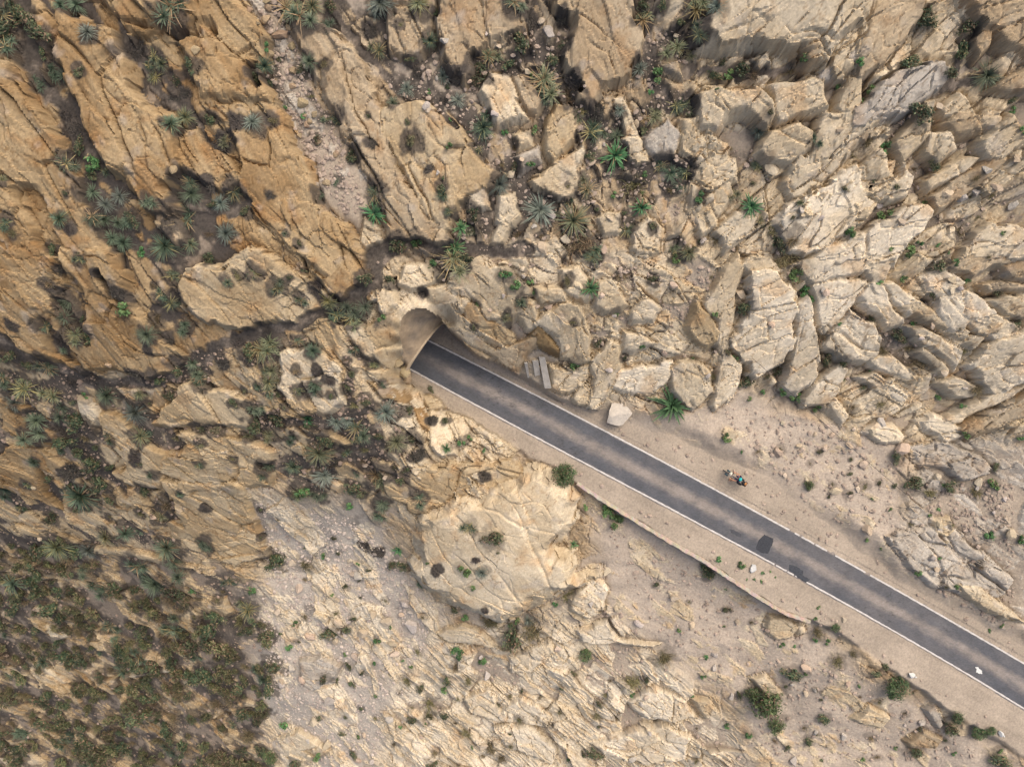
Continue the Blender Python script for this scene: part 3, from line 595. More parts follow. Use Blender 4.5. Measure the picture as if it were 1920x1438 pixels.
# level bed right under the asphalt
_ue = np.array([road_edges(v)[0] for v in gx]); _le = np.array([road_edges(v)[1] for v in gx])
inroad = (Y < (_ue + .45)[None]) & (Y > (_le - .45)[None]) & (CORRM > .3)
H = np.where(inroad, np.minimum(H, -.05 + .01 * fbm(X * 3, Y * 3, 2, 4)), H)
LAB[inroad] = -1

def hz(x, y):
    fx = np.clip((np.asarray(x, float) - GX0) / DX, 0, nx - 1.001); fy = np.clip((np.asarray(y, float) - GY0) / DX, 0, ny - 1.001)
    ix = fx.astype(int); iy = fy.astype(int); tx = fx - ix; ty = fy - iy
    return (H[iy, ix] * (1 - tx) + H[iy, ix + 1] * tx) * (1 - ty) + (H[iy + 1, ix] * (1 - tx) + H[iy + 1, ix + 1] * tx) * ty
_zz = np.arange(24, -55, -.06)
def ground(u, v):
    """where the sight line through photo point (u, v) meets the finished land"""
    x, y = at0(u, v, _zz)
    k = np.nonzero(_zz <= hz(x, y))[0]
    k = k[0] if len(k) else len(_zz) - 1
    return float(x[k]), float(y[k]), float(hz(x[k], y[k]))
def slope(x, y, e=.5):
    return (float(hz(x + e, y) - hz(x - e, y)) / (2 * e), float(hz(x, y + e) - hz(x, y - e)) / (2 * e))
# ------------------------------------------------------------------ plants: every clump, placed and sized in image tile pixels (tile, x, y, width, kind)
# r grey-green rosette, s silvery rosette, y rosette with yellow dead leaves, a fleshy green agave, g bright green herb,
# b dark bush, t dry olive grass, d black dead cushion, m moss cushion, u leafy round shrub
PL = {
'A': "50,190,170,b 20,90,150,r 230,190,120,b 405,30,140,r 960,50,170,r 497,190,90,s 320,415,110,r 225,475,80,r 1610,50,140,y 1750,40,120,y 1690,100,130,r 1840,150,90,r 1500,270,70,g 1490,370,90,r 870,320,80,r 840,375,60,r 910,360,70,r 880,435,70,y 960,705,90,r 1045,660,80,y 1185,670,80,b 1420,690,100,s 1285,800,80,y 1250,790,100,d 510,920,110,g 375,920,100,r 510,1090,110,r 600,1150,90,s 680,1105,80,s 520,1220,90,r 620,1240,100,r 700,1230,120,r 650,1330,110,r 700,1360,90,r 750,1230,90,b 840,1160,100,r 1065,1020,90,r 1075,1090,100,r 1045,1240,150,r 1240,1140,90,s 1320,1080,110,r 1275,1310,90,s 935,1390,130,r 1075,1375,80,r 795,1410,80,g 350,1230,80,r 35,1255,70,r 15,1015,60,y 1605,600,50,g 1740,350,90,r 1840,670,70,r 1900,680,60,r 1800,1105,60,r 1710,655,40,g 1380,1190,60,b 390,1290,60,d 1520,1090,60,d 1345,690,90,d 1010,530,100,d 770,280,110,d 1075,370,90,b 990,450,60,b 100,60,130,b 170,110,110,b 40,270,100,r 250,300,90,b 420,720,100,d 440,820,90,b 390,640,90,d 1860,40,110,b 530,990,80,b 1000,1110,80,d 1180,1040,80,d 1200,1150,70,b 300,1400,60,b 1440,440,70,b",
'B': "230,20,130,s 200,75,70,s 440,20,140,y 535,80,50,b 500,230,80,r 215,280,110,y 370,505,90,s 290,585,60,r 575,430,100,s 655,565,90,s 640,440,100,d 830,325,100,y 770,420,140,b 970,20,120,r 1250,255,80,r 1125,470,170,y 1160,510,130,r 940,380,100,b 1340,630,90,y 1270,550,110,t 1690,120,110,y 1690,30,110,b 1670,390,90,s 1775,430,110,g 1870,270,130,y 1880,590,110,r 1720,650,110,y 1800,30,60,b 1900,130,70,b 1390,745,110,r 1515,760,100,r 1560,620,60,s 1530,870,120,a 1380,1060,120,y 1630,1050,150,t 1790,930,80,r 1870,1000,130,r 1110,1180,140,s 1300,1240,140,y 1600,1290,90,r 1680,1160,70,a 880,1035,100,s 570,1100,60,r 185,1200,100,a 190,1095,120,r 790,720,120,r 800,670,80,r 915,740,60,g 770,840,70,r 390,790,110,m 175,810,60,d 60,880,80,b 500,950,60,d 150,655,24,b 370,690,30,b 570,1000,25,g 665,1280,70,a 740,1290,80,y 610,1190,60,r 740,1190,90,b 630,1390,90,a 430,1360,80,g 310,1380,100,b 1340,1370,150,t 1420,1410,90,r 1880,1410,80,y 1270,1140,50,r 1060,920,70,g 1080,730,70,g 1300,450,90,d 1240,110,80,d 1060,110,110,d 560,560,80,d 1010,260,110,b 1190,340,110,b 1440,640,80,d 1400,880,80,b 1480,930,70,d 390,340,60,b 430,420,70,d 170,180,90,d 560,1060,60,b",
'C': "70,60,170,y 195,45,100,s 90,190,100,r 20,310,100,y 15,600,90,y 1350,110,130,b 1260,370,110,b 1000,350,80,g 870,490,90,g 680,320,60,g 420,740,80,s 740,790,70,r 1330,640,140,b 1050,510,80,g 1010,570,60,g 1140,840,90,g 1040,810,90,t 1700,430,130,r 1840,620,70,g 1590,150,90,b 385,1160,90,a 290,1090,90,y 430,1240,60,y 420,940,70,r 90,1110,80,g 20,970,80,r 1140,1210,110,g 540,1370,140,b 610,1360,100,t 940,1300,90,g 1260,1410,90,g 1360,1140,60,g 30,1420,80,y 660,1145,60,b 180,430,90,b 330,400,110,b 600,400,90,t 1900,740,60,g 1330,1370,50,g 1430,1380,40,g 400,430,90,t 250,420,80,g 1560,300,110,b 1490,420,90,b 1400,930,70,b 1650,1000,60,t 1840,560,60,b 500,1290,70,t 1560,1300,80,t",
'D': "375,280,150,r 270,390,80,r 415,440,100,y 350,515,70,r 500,455,90,b 695,295,110,g 905,215,70,r 960,260,100,r 830,440,90,r 1045,400,90,r 965,115,80,r 1430,95,80,r 1280,150,60,r 1560,175,80,r 1690,250,60,r 1840,245,80,y 1890,330,100,r 270,620,100,r 1090,620,120,r 1130,690,100,r 1470,520,180,y 1530,690,120,y 1510,750,70,r 1670,480,80,r 1760,530,80,r 1750,740,100,r 1860,785,50,b 1440,860,100,r 770,870,130,s 610,780,120,r 300,770,110,y 150,740,130,y 90,820,80,s 345,880,110,r 210,920,110,r 480,790,60,g 190,1000,130,r 615,1025,70,r 790,1010,90,y 850,1000,80,r 1130,1060,50,y 1215,970,80,m 525,1160,140,b 195,1150,60,r 780,1165,40,r 470,1330,160,r 560,1280,120,b 30,1330,90,r 150,1280,50,r 120,1410,60,r 1790,1100,130,y 1510,1000,90,y 1580,950,50,y 1395,1010,60,y 1500,1190,100,r 1650,1175,80,r 1820,1230,110,s 1700,1320,100,g 1780,1340,90,r 1650,1330,90,y 930,1400,110,t 820,1310,80,b 1730,910,60,a 1890,930,80,s 1560,910,80,b 830,530,45,d 560,105,32,d 330,80,60,d 60,390,60,d 660,210,90,d 330,470,80,d 1150,1420,60,d 20,680,100,r 60,560,110,b 160,610,90,b 520,680,110,d 440,930,130,b 380,1030,120,b 450,1090,100,b 330,960,90,d 400,700,80,d 760,660,80,d 900,690,80,b 1000,640,80,b 1250,590,90,d 1350,480,100,d 1400,540,100,b 1500,440,70,d 1780,170,90,d 960,470,70,d 1000,230,80,d 1440,940,100,b 1830,1030,80,b 1900,1150,60,d 1640,1020,70,r 1740,950,60,b 1850,700,70,d 1780,640,60,d 400,1210,100,d 760,1130,90,d 620,1180,60,b",
'E': "75,300,170,r 60,360,100,y 620,30,160,y 510,50,90,g 680,20,120,b 920,100,80,g 970,160,80,g 1395,185,80,a 1540,325,50,g 930,345,60,y 1010,260,60,r 1060,150,60,g 1080,200,40,g 1750,130,60,b 1880,15,70,g 1850,830,150,a 1240,1235,150,u 250,870,110,s 310,1040,120,y 200,1220,150,y 90,960,150,r 30,920,70,s 440,1360,100,r 210,1400,100,r 60,1290,80,b 590,1080,40,a 670,1045,60,g 720,1020,40,g 800,1090,40,g 580,930,40,b 1370,1410,60,g 1480,1410,80,g 80,520,60,r 230,350,60,g 760,265,40,g 1310,615,70,g 1410,10,80,r 500,750,40,b 30,1100,60,r 40,1400,60,g 130,130,90,b 280,140,60,b 460,200,50,d 60,660,60,b 400,1020,80,b 120,1330,70,b 330,1260,70,b 430,1120,90,d 380,870,50,b 740,400,40,b 1270,140,60,t 1580,110,70,t 1300,370,40,t 1440,490,50,b 1590,570,40,b 1690,510,40,g 800,1240,60,d 140,820,60,b 510,920,50,d",
'F': "650,110,110,g 580,20,120,t 690,200,100,g 720,240,60,g 340,290,90,b 530,630,80,b 810,570,100,b 775,450,80,t 640,790,90,g 560,755,70,g 755,850,70,g 910,695,30,g 1040,650,30,g 1015,740,40,b 250,1020,70,g 330,1100,30,g 415,1100,30,t 705,1280,60,u 1335,600,110,t 1120,520,90,t 1430,790,60,g 1575,840,50,g 1740,1280,80,g 1460,1285,40,g 1280,1270,110,b 1390,1330,80,t 180,330,50,g 60,580,40,g 290,570,60,g 1585,1000,60,g 1100,150,70,g 1240,130,60,g 1760,210,90,b 1400,230,60,b 1300,380,50,g 1650,750,90,t 1580,530,70,t 1060,350,40,b 1590,140,50,g 880,380,40,g 1900,1020,50,g 350,700,90,b 250,540,50,b 1210,440,110,b 1250,520,80,t 1110,830,60,t 960,850,50,t 900,600,60,b 1430,60,80,b 1500,1290,90,b 1650,1330,80,t 1750,1180,50,b 180,680,50,t 450,760,50,g 370,800,40,g 1530,40,50,g 1870,380,60,b 1200,1130,60,b",
'G': "600,140,110,y 505,210,110,s 780,300,130,r 880,400,150,r 990,310,130,r 840,380,120,r 330,190,150,y 950,200,140,r 1150,185,100,r 1540,270,130,b 1720,300,120,t 980,660,120,r 1190,640,150,b 290,40,80,b 900,20,90,y 740,110,110,r 440,230,100,b 640,430,110,b 70,380,150,r 200,400,120,b 560,440,100,r 330,450,90,b 1290,390,90,r 1410,440,70,g 1400,540,110,y 1350,610,100,t 1080,440,60,g 1660,630,50,g 1540,860,110,b 1820,250,60,g 1520,1370,90,u 1780,1370,80,g 1660,1410,70,b 1600,1190,70,g 1380,1120,110,b 1820,940,60,b 1850,680,100,b 1620,760,60,g",
'H': "215,40,90,r 320,215,50,a 290,300,60,b 340,310,60,b 440,420,50,r 690,330,90,g 790,340,60,s 720,90,80,r 840,150,130,b 735,430,50,g 950,720,140,b 1070,660,180,t 1270,470,90,t 650,800,90,g 790,830,60,g 1375,805,80,u 1300,185,40,a 1500,20,90,g 1550,60,110,g 880,235,20,b 485,290,30,g 205,725,50,g 180,855,40,g 60,970,40,b 20,805,40,g 30,420,40,b 65,600,40,b 590,950,60,b 585,1000,50,g 710,950,90,t 120,905,40,b 40,865,50,b 500,1080,90,t 1000,1170,60,t 840,1330,70,t 580,1150,60,b 470,1195,30,g 1420,1350,70,b 1640,1030,40,g 1715,940,40,b 1820,820,120,t 1640,950,100,t 1300,910,40,b 1440,1140,60,t 700,595,60,g 840,625,90,t 990,615,60,g 1050,610,50,s 400,1165,60,b 30,660,70,b 510,1420,80,b 210,230,80,d 130,190,70,d 530,330,70,d 760,270,50,d 810,560,40,d 640,550,50,b 1200,520,60,g 960,640,70,b 370,950,60,t 440,990,50,b 500,1150,60,b 700,1240,60,t 900,1380,80,t 640,870,70,t 1450,1080,40,b",
'I': "440,1060,230,u 380,1010,110,u 520,1180,100,u 1180,975,170,u 1130,870,70,b 1080,910,60,b 200,270,60,g 330,300,60,g 125,330,80,b 745,600,40,g 755,680,90,t 855,650,55,u 740,720,40,g 815,735,50,g 1030,160,32,g 1115,210,24,g 1320,340,55,g 1535,1150,90,u 1500,1210,100,b 1660,1230,100,u 1720,1225,60,u 1780,1400,130,b 1520,1355,40,g 1780,1340,40,g 1715,140,80,g 1890,155,60,g 560,750,40,g 610,910,100,b 870,840,90,t 960,800,60,t 1300,1340,90,b 990,980,30,g 370,1250,60,g 1200,1330,30,g 450,350,24,g 490,340,22,g 400,380,24,g 520,370,20,g 440,395,26,g 360,385,20,g 1720,670,36,g 1790,640,36,g 1540,420,40,g 240,440,24,g 760,540,30,g 700,1290,60,b 790,1160,70,b 150,350,60,b 250,550,40,b",
}
# ------------------------------------------------------------------ where the plants stand
class Plant: pass
PLANTS = []
def add_plant(u, v, wpx, kind):
    if not (-60 < u < 1980 and -60 < v < 1500):
        return
    p = Plant(); p.u, p.v, p.kind, p.wpx = u, v, kind, wpx
    p.x, p.y, p.z = ground(u, v)
    p.w = wpx / (FOC / (CAM_Z - p.z))          # real width in metres
    PLANTS.append(p)
for t, s in PL.items():
    for it in s.split():
        a, b, c, k = it.split(',')
        u, v = px(t, float(a), float(b))
        add_plant(u, v, float(c) / 2.995 * 1.08, k)
LOWLEFT = [(-60,1010),(120,1000),(200,1060),(330,1080),(440,1110),(500,1150),(520,1240),(500,1300),(520,1440),(540,1490),(-60,1490)]
_lx = [p[0] for p in LOWLEFT]; _ly = [p[1] for p in LOWLEFT]
_acc = [(p.u, p.v) for p in PLANTS]
_r2 = random.Random(5)
_cnt = 0
for _ in range(9000):
    if _cnt >= 330: break
    u = _r2.uniform(-50, 540); v = _r2.uniform(1010, 1480)
    if sdist(np.array([u]), np.array([v]), _lx, _ly)[0] < 0: continue
    if fbm(np.array([u * .012]), np.array([v * .02]), 2, 44)[0] < -.28: continue
    mn = 14 + 8 * _r2.random()
    if any((u - a) ** 2 + ((v - b) * 1.5) ** 2 < mn * mn for a, b in _acc): continue
    _acc.append((u, v)); _cnt += 1
    add_plant(u, v, _r2.uniform(17, 42), _r2.choice('bobobootortb'))
# loose sprigs and dry clumps on the rocky shelves
for poly, n, kinds, lo, hi in (([(1300,60),(1900,380),(1900,760),(1560,760),(1330,700),(1290,300)], 26, 'tgtb', 9, 18),
                               ([(480,930),(800,1080),(800,1240),(760,1430),(540,1430),(490,1150)], 34, 'bgbt', 8, 16),
                               ([(760,1290),(1300,1260),(1420,1430),(760,1430)], 26, 'tbgt', 8, 16),
                               ([(1160,1010),(1500,1200),(1850,1430),(1450,1430),(1300,1260)], 26, 'tbgt', 8, 17),
                               ([(1400,800),(1700,880),(1900,1100),(1880,1180),(1650,1020)], 20, 'tbg', 8, 15),
                               ([(740,20),(1240,20),(1290,460),(760,440)], 22, 'btg', 10, 22),
                               ([(10,30),(640,30),(660,560),(20,640)], 24, 'bbtr', 12, 24),
                               ([(10,740),(760,660),(800,900),(500,900),(460,980),(10,980)], 40, 'bbtry', 12, 24)):
    qx = [p[0] for p in poly]; qy = [p[1] for p in poly]; c = 0
    for _ in range(4000):
        if c >= n: break
        u = _r2.uniform(min(qx), max(qx)); v = _r2.uniform(min(qy), max(qy))
        if sdist(np.array([u]), np.array([v]), qx, qy)[0] < 4: continue
        x, y, z = ground(u, v)
        j, i = int((y - GY0) / DX), int((x - GX0) / DX)
        if LAB[j, i] >= 0 and _r2.random() < .8: continue
        if CORRM[j, i] > .4 or any((u - a) ** 2 + (v - b) ** 2 < 400 for a, b in _acc): continue
        _acc.append((u, v)); c += 1
        add_plant(u, v, _r2.uniform(lo, hi), _r2.choice(kinds))
# dark humus and leaf litter gathered round the clumps
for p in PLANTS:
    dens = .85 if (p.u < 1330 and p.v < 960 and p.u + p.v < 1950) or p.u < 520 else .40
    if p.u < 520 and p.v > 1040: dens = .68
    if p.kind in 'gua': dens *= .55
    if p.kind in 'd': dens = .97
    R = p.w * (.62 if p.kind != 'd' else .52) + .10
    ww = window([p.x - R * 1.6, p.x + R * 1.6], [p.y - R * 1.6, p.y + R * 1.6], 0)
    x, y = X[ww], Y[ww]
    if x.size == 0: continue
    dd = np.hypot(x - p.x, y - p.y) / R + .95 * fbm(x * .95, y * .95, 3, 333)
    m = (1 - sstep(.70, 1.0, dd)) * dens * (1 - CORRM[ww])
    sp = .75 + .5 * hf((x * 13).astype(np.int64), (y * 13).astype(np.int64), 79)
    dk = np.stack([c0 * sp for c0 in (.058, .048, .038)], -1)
    C[ww] = C[ww] * (1 - m[..., None]) + dk * m[..., None]
    ROCKY[ww] = ROCKY[ww] * (1 - m)

# ------------------------------------------------------------------ materials
def mat(name, base_col=None, attr=False, rough=.9, bump=0, bscale=20, var=.15, vscale=6, rnd_obj=0, spec=.25, transl=False, coords='Object'):
    m = bpy.data.materials.new(name); m.use_nodes = True
    nt = m.node_tree; N = nt.nodes; Lk = nt.links
    bs = N['Principled BSDF']
    bs.inputs['Roughness'].default_value = rough
    bs.inputs['Specular IOR Level'].default_value = spec
    tc = N.new('ShaderNodeTexCoord')
    if attr:
        a = N.new('ShaderNodeAttribute'); a.attribute_name = 'Col'; c = a.outputs['Color']
    else:
        r = N.new('ShaderNodeRGB'); r.outputs[0].default_value = (*base_col, 1); c = r.outputs[0]
    nz = N.new('ShaderNodeTexNoise'); nz.inputs['Scale'].default_value = vscale; nz.inputs['Detail'].default_value = 6; nz.inputs['Roughness'].default_value = .65
    Lk.new(tc.outputs[coords], nz.inputs['Vector'])
    mr = N.new('ShaderNodeMapRange'); mr.inputs[1].default_value = .25; mr.inputs[2].default_value = .75
    mr.inputs[3].default_value = 1 - var; mr.inputs[4].default_value = 1 + var
    Lk.new(nz.outputs['Fac'], mr.inputs[0])
    mx = N.new('ShaderNodeVectorMath'); mx.operation = 'SCALE'
    Lk.new(c, mx.inputs[0]); Lk.new(mr.outputs[0], mx.inputs['Scale'])
    out = mx.outputs[0]
    if rnd_obj:
        oi = N.new('ShaderNodeObjectInfo')
        hs = N.new('ShaderNodeHueSaturation')
        m1 = N.new('ShaderNodeMapRange'); m1.inputs[3].default_value = .5 - .03 * rnd_obj; m1.inputs[4].default_value = .5 + .03 * rnd_obj
        m2 = N.new('ShaderNodeMapRange'); m2.inputs[3].default_value = 1 - .3 * rnd_obj; m2.inputs[4].default_value = 1 + .3 * rnd_obj
        ml = N.new('ShaderNodeMath'); ml.operation = 'FRACT'; m7 = N.new('ShaderNodeMath'); m7.operation = 'MULTIPLY'; m7.inputs[1].default_value = 7.31
        Lk.new(oi.outputs['Random'], m1.inputs[0]); Lk.new(oi.outputs['Random'], m7.inputs[0]); Lk.new(m7.outputs[0], ml.inputs[0]); Lk.new(ml.outputs[0], m2.inputs[0])
        Lk.new(m1.outputs[0], hs.inputs['Hue']); Lk.new(m2.outputs[0], hs.inputs['Value']); Lk.new(out, hs.inputs['Color'])
        out = hs.outputs['Color']
    Lk.new(out, bs.inputs['Base Color'])
    if bump:
        n2 = N.new('ShaderNodeTexNoise'); n2.inputs['Scale'].default_value = bscale; n2.inputs['Detail'].default_value = 8; n2.inputs['Roughness'].default_value = .7
        Lk.new(tc.outputs[coords], n2.inputs['Vector'])
        bp = N.new('ShaderNodeBump'); bp.inputs['Strength'].default_value = 1; bp.inputs['Distance'].default_value = bump
        Lk.new(n2.outputs['Fac'], bp.inputs['Height']); Lk.new(bp.outputs[0], bs.inputs['Normal'])
    if transl:
        bs.inputs['Subsurface Weight'].default_value = 0
    return m
M_LAND = mat('hillside_rock_and_soil', attr=True, rough=.92, bump=.032, bscale=5, var=.18, vscale=7)
M_ROAD = mat('worn_asphalt', attr=True, rough=.85, bump=.012, bscale=40, var=.16, vscale=14)
M_PAINT = mat('road_paint', (.44, .41, .365), rough=.8, var=.30, vscale=4)
M_TAR = mat('fresh_tar_patch', (.032, .034, .038), rough=.8, var=.4, vscale=9, bump=.01)
M_PORTAL = mat('cut_rock_render', attr=True, rough=.9, bump=.09, bscale=2.2, var=.22, vscale=2.5)
M_LEAF = mat('leaves', attr=True, rough=.65, var=.12, vscale=9, rnd_obj=1.0, spec=.3)
M_STONE = mat('stone', attr=True, rough=.92, bump=.04, bscale=6, var=.2, vscale=4, rnd_obj=.5)
M_CONC = mat('weathered_concrete', (.29, .265, .225), rough=.92, bump=.02, bscale=8, var=.25, vscale=3)

def set_col(me, cols):
    a = me.color_attributes.new('Col', 'FLOAT_COLOR', 'POINT')
    buf = np.ones((len(me.vertices), 4), np.float32); buf[:, :3] = cols
    a.data.foreach_set('color', buf.ravel())
def mesh_np(name, verts, quads, m, cols=None, smooth=True):
    me = bpy.data.meshes.new(name)
    nv = len(verts); nf = len(quads); k = quads.shape[1]
    me.vertices.add(nv); me.vertices.foreach_set('co', np.asarray(verts, np.float32).ravel())
    me.loops.add(nf * k); me.loops.foreach_set('vertex_index', quads.astype(np.int32).ravel())
    me.polygons.add(nf); me.polygons.foreach_set('loop_start', np.arange(0, nf * k, k, dtype=np.int32))
    me.polygons.foreach_set('use_smooth', np.full(nf, smooth))
    me.update(calc_edges=True)
    if cols is not None: set_col(me, cols)
    me.materials.append(m)
    return me
def mesh_py(name, verts, faces, m, cols=None, smooth=False):
    me = bpy.data.meshes.new(name)
    me.from_pydata([tuple(map(float, v)) for v in verts], [], faces)
    if smooth: me.polygons.foreach_set('use_smooth', [True] * len(me.polygons))
    if cols is not None: set_col(me, np.array(cols, np.float32))
    me.materials.append(m); me.update()
    return me
def obj(name, me, parent=None, loc=None):
    o = bpy.data.objects.new(name, me); COL.objects.link(o)
    if parent is not None: o.parent = parent
    if loc is not None: o.location = loc
    return o
def tag(o, label=None, cat=None, group=None, kind=None):
    if label: o['label'] = label
    if cat: o['category'] = cat
    if group: o['group'] = group
    if kind: o['kind'] = kind
    return o

# ------------------------------------------------------------------ hillside mesh, one object per outcrop
PA = (775, 712); PB = (841, 613)                    # feet of the tunnel arch
pa = np.array(at0(*PA)) + np.array([-.889, .458]) * .45; pb = np.array(at0(*PB)) + np.array([-.889, .458]) * .35
OUT = [(772,722,.4),(765,700,2.2),(757,675,4.4),(749,648,6.4),(745,620,7.9),(748,598,8.6),(760,580,8.9),(780,572,8.9),(800,574,8.6),(818,583,8.0),(833,595,6.8),(840,606,5.0)]
ox = np.array([at0(u, v, z) for u, v, z in OUT])
# let the land meet the rim of the portal recess
for (u, v, z), (x0, y0) in zip(OUT, ox):
    ww = window([x0], [y0], 1.3)
    d = np.hypot(X[ww] - x0, Y[ww] - y0)
    m = np.exp(-(d / .55) ** 2) * (CORRM[ww] < .5)
    H[ww] = H[ww] * (1 - m) + z * m
hole_x = list(ox[:, 0]) + [pb[0], pa[0]]; hole_y = list(ox[:, 1]) + [pb[1], pa[1]]
hw = window(hole_x, hole_y, .5)
HOLE = np.zeros(X.shape, bool)
HOLE[hw] = sdist(X[hw], Y[hw], np.array(hole_x), np.array(hole_y)) > .22
_s = (X[hw] - (pa + pb)[0] / 2) * (pb - pa)[0] + (Y[hw] - (pa + pb)[1] / 2) * (pb - pa)[1]
_s = _s / np.linalg.norm(pb - pa); _b = -(X[hw] - pa[0]) * (pb - pa)[1] + (Y[hw] - pa[1]) * (pb - pa)[0]
_b = _b / np.linalg.norm(pb - pa)
HOLE[hw] |= (np.abs(_s) < np.linalg.norm(pb - pa) / 2 + .06) & (_b > -.1) & (_b < np.where(np.abs(_s) < np.linalg.norm(pb - pa) / 2 - .5, .5, .14))
idx = np.arange(nx * ny).reshape(ny, nx)
q = np.stack([idx[:-1, :-1], idx[:-1, 1:], idx[1:, 1:], idx[1:, :-1]], -1).reshape(-1, 4)
okq = (KEEP[:-1, :-1] & KEEP[1:, 1:] & ~(HOLE[:-1, :-1] | HOLE[1:, 1:] | HOLE[:-1, 1:] | HOLE[1:, :-1])).ravel()
lab = np.maximum(np.maximum(LAB[:-1, :-1], LAB[1:, 1:]), np.maximum(LAB[:-1, 1:], LAB[1:, :-1])).ravel()
VV = np.stack([X, Y, H], -1).reshape(-1, 3); CC = C.reshape(-1, 3)
def land_part(name, sel, parent=None):
    qq = q[sel]
    used, inv = np.unique(qq, return_inverse=True)
    me = mesh_np(name, VV[used], inv.reshape(-1, 4), M_LAND, np.clip(CC[used], .01, .9), False)
    return obj(name, me, parent)
hill = land_part('hillside', okq & (lab < 0))
tag(hill, 'tan rocky hillside of soil, rubble and broken ledges', None, None, 'structure')
order = np.argsort(lab[okq], kind='stable'); sel_idx = np.nonzero(okq)[0][order]; sl_ = lab[okq][order]
ROCKS = []
for k in range(len(SLABS)):
    a, b = np.searchsorted(sl_, k), np.searchsorted(sl_, k, 'right')
    if b - a < 12: continue
    o = land_part('rock_slab', sel_idx[a:b], hill)
    ROCKS.append((k, o))

# ------------------------------------------------------------------ road
xs_ = np.arange(-22.0, 47.0, .09)
NX = 44
rv = []; rc = []
tt = np.linspace(-.055, 1.055, NX)
for x in xs_:
    yu, yl = road_edges(x + .63)[0], road_edges(x - .63)[1]
    a = np.array([x + .63, yu]); b = np.array([x - .63, yl])
    for t in tt:
        p = a * (1 - t) + b * t
        rv.append((p[0], p[1], 0))
rv = np.array(rv); T = np.tile(tt, len(xs_)); S = np.repeat(xs_, NX)
edge = .05 * fbm(S * .9, T * 0 + 3.3 + 5 * (T > .5), 3, 21) + .02 * gn(S * 5, T * 3, 22)
rv[:, 2] = .012 * (1 - (2 * T - 1) ** 2) + np.where((T < 0) | (T > 1), -.05, 0)
n1 = fbm(S * .45, T * 2.6, 4, 31); n2 = fbm(S * 1.9, T * 9, 4, 32)
cen = np.exp(-((T - .50 - .04 * n1) / .145) ** 2)                     # tan dust between the wheel tracks
cen = np.clip(cen * (1.0 + .9 * n1) + .45 * n2 * (cen > .1), 0, 1)
edg = sstep(.95, 1.03, T + edge) + sstep(.05, -.03, T + edge)
soft = .03 + .20 * n1 + .12 * sstep(5, 30, S) * (1 - sstep(28, 40, S))
dust = np.clip(np.maximum(np.maximum(cen * .92, edg), soft), 0, 1)
dust *= sstep(-9, -3, S) * .75 + .25
crk = np.exp(-(fbm(S * .8, T * 3.4, 3, 37) / .018) ** 2) * sstep(.0, .25, fbm(S * .3, T * 1.1, 2, 38))
sp = (.86 + .28 * np.random.RandomState(3).rand(len(T))) * (1 - .45 * crk) * (1 + .22 * fbm(S * .9, T * 3, 3, 39))
ro = np.stack([(a0 * (1 - dust) + b0 * dust) * sp for a0, b0 in zip((.068, .070, .075), (.205, .175, .147))], -1)
qi = np.arange(len(xs_) * NX).reshape(len(xs_), NX)
rq = np.stack([qi[:-1, :-1], qi[:-1, 1:], qi[1:, 1:], qi[1:, :-1]], -1).reshape(-1, 4)[:, ::-1]
road = obj('road', mesh_np('road', rv, rq, M_ROAD, ro)); tag(road, kind='structure')
if road.data.polygons[10].normal.z < 0: road.data.flip_normals()

def strip(name, which, x0, x1, wid=.115, z=.010, m=M_PAINT):
    n = max(int((x1 - x0) / .08), 2); vs = []; fs = []
    for i in range(n + 1):
        x = x0 + (x1 - x0) * i / n
        y = road_edges(x)[which]; y2 = road_edges(x + .02)[which]
        tx, ty = .02, y2 - y; l = math.hypot(tx, ty); px_, py_ = -ty / l, tx / l
        ja = 1 + .35 * float(gn(np.array([x * 3.1]), np.array([which * 7.7]), 51)[0]); jb = 1 + .35 * float(gn(np.array([x * 3.1]), np.array([which * 7.7 + 3]), 52)[0])
        vs += [(x + px_ * wid * .5 * ja, y + py_ * wid * .5 * ja, z), (x - px_ * wid * .5 * jb, y - py_ * wid * .5 * jb, z)]
        if i: fs.append((2 * i - 2, 2 * i - 1, 2 * i + 1, 2 * i))
    return obj(name, mesh_py(name, vs, fs, m), road)
for a, b in ((-20, 20.92), (21.32, 21.68), (21.84, 22.78), (22.88, 23.75), (24.38, 26.65), (27.0, 46)):
    strip('edge_line', 0, a, b)
for a, b in ((-20, 19.78), (19.9, 20.7), (20.76, 21.25), (21.36, 21.5), (22.2, 46)):
    strip('edge_line', 1, a, b)
def patch(name, pts, z, m, sub=6, jit=.025, label=None):
    P = [np.array(at0(u, v)) for u, v in pts]; vs = []
    for i in range(len(P)):
        a, b = P[i], P[(i + 1) % len(P)]
        for s in range(sub):
            p = a + (b - a) * s / sub
            vs.append((p[0] + _r2.uniform(-jit, jit), p[1] + _r2.uniform(-jit, jit), z))
    o = obj(name, mesh_py(name, vs, [tuple(range(len(vs)))[::-1]], m), road)
    if o.data.polygons[0].normal.z < 0: o.data.flip_normals()
    if label: o['label'] = label
    return o
patch('asphalt_patch', [(1433,1002),(1450,1009),(1449,1018),(1444,1028),(1440,1038),(1428,1036),(1417,1029),(1421,1014)], .022, M_TAR, label='near square black asphalt patch')
patch('asphalt_patch', [(1480,1058),(1494,1062),(1506,1070),(1505,1078),(1518,1086),(1511,1092),(1495,1081),(1479,1068)], .022, mat('worn_tar_patch', (.042, .045, .05), var=.35, vscale=7), label='ragged black asphalt patch across the edge line')
patch('asphalt_patch', [(1367,992),(1376,993),(1390,1002),(1388,1007),(1372,1000)], .022, mat('old_tar_patch', (.055, .056, .06), var=.3), label='small faded asphalt patch')
M_LIME = mat('white_lime', (.50, .49, .45), var=.3)
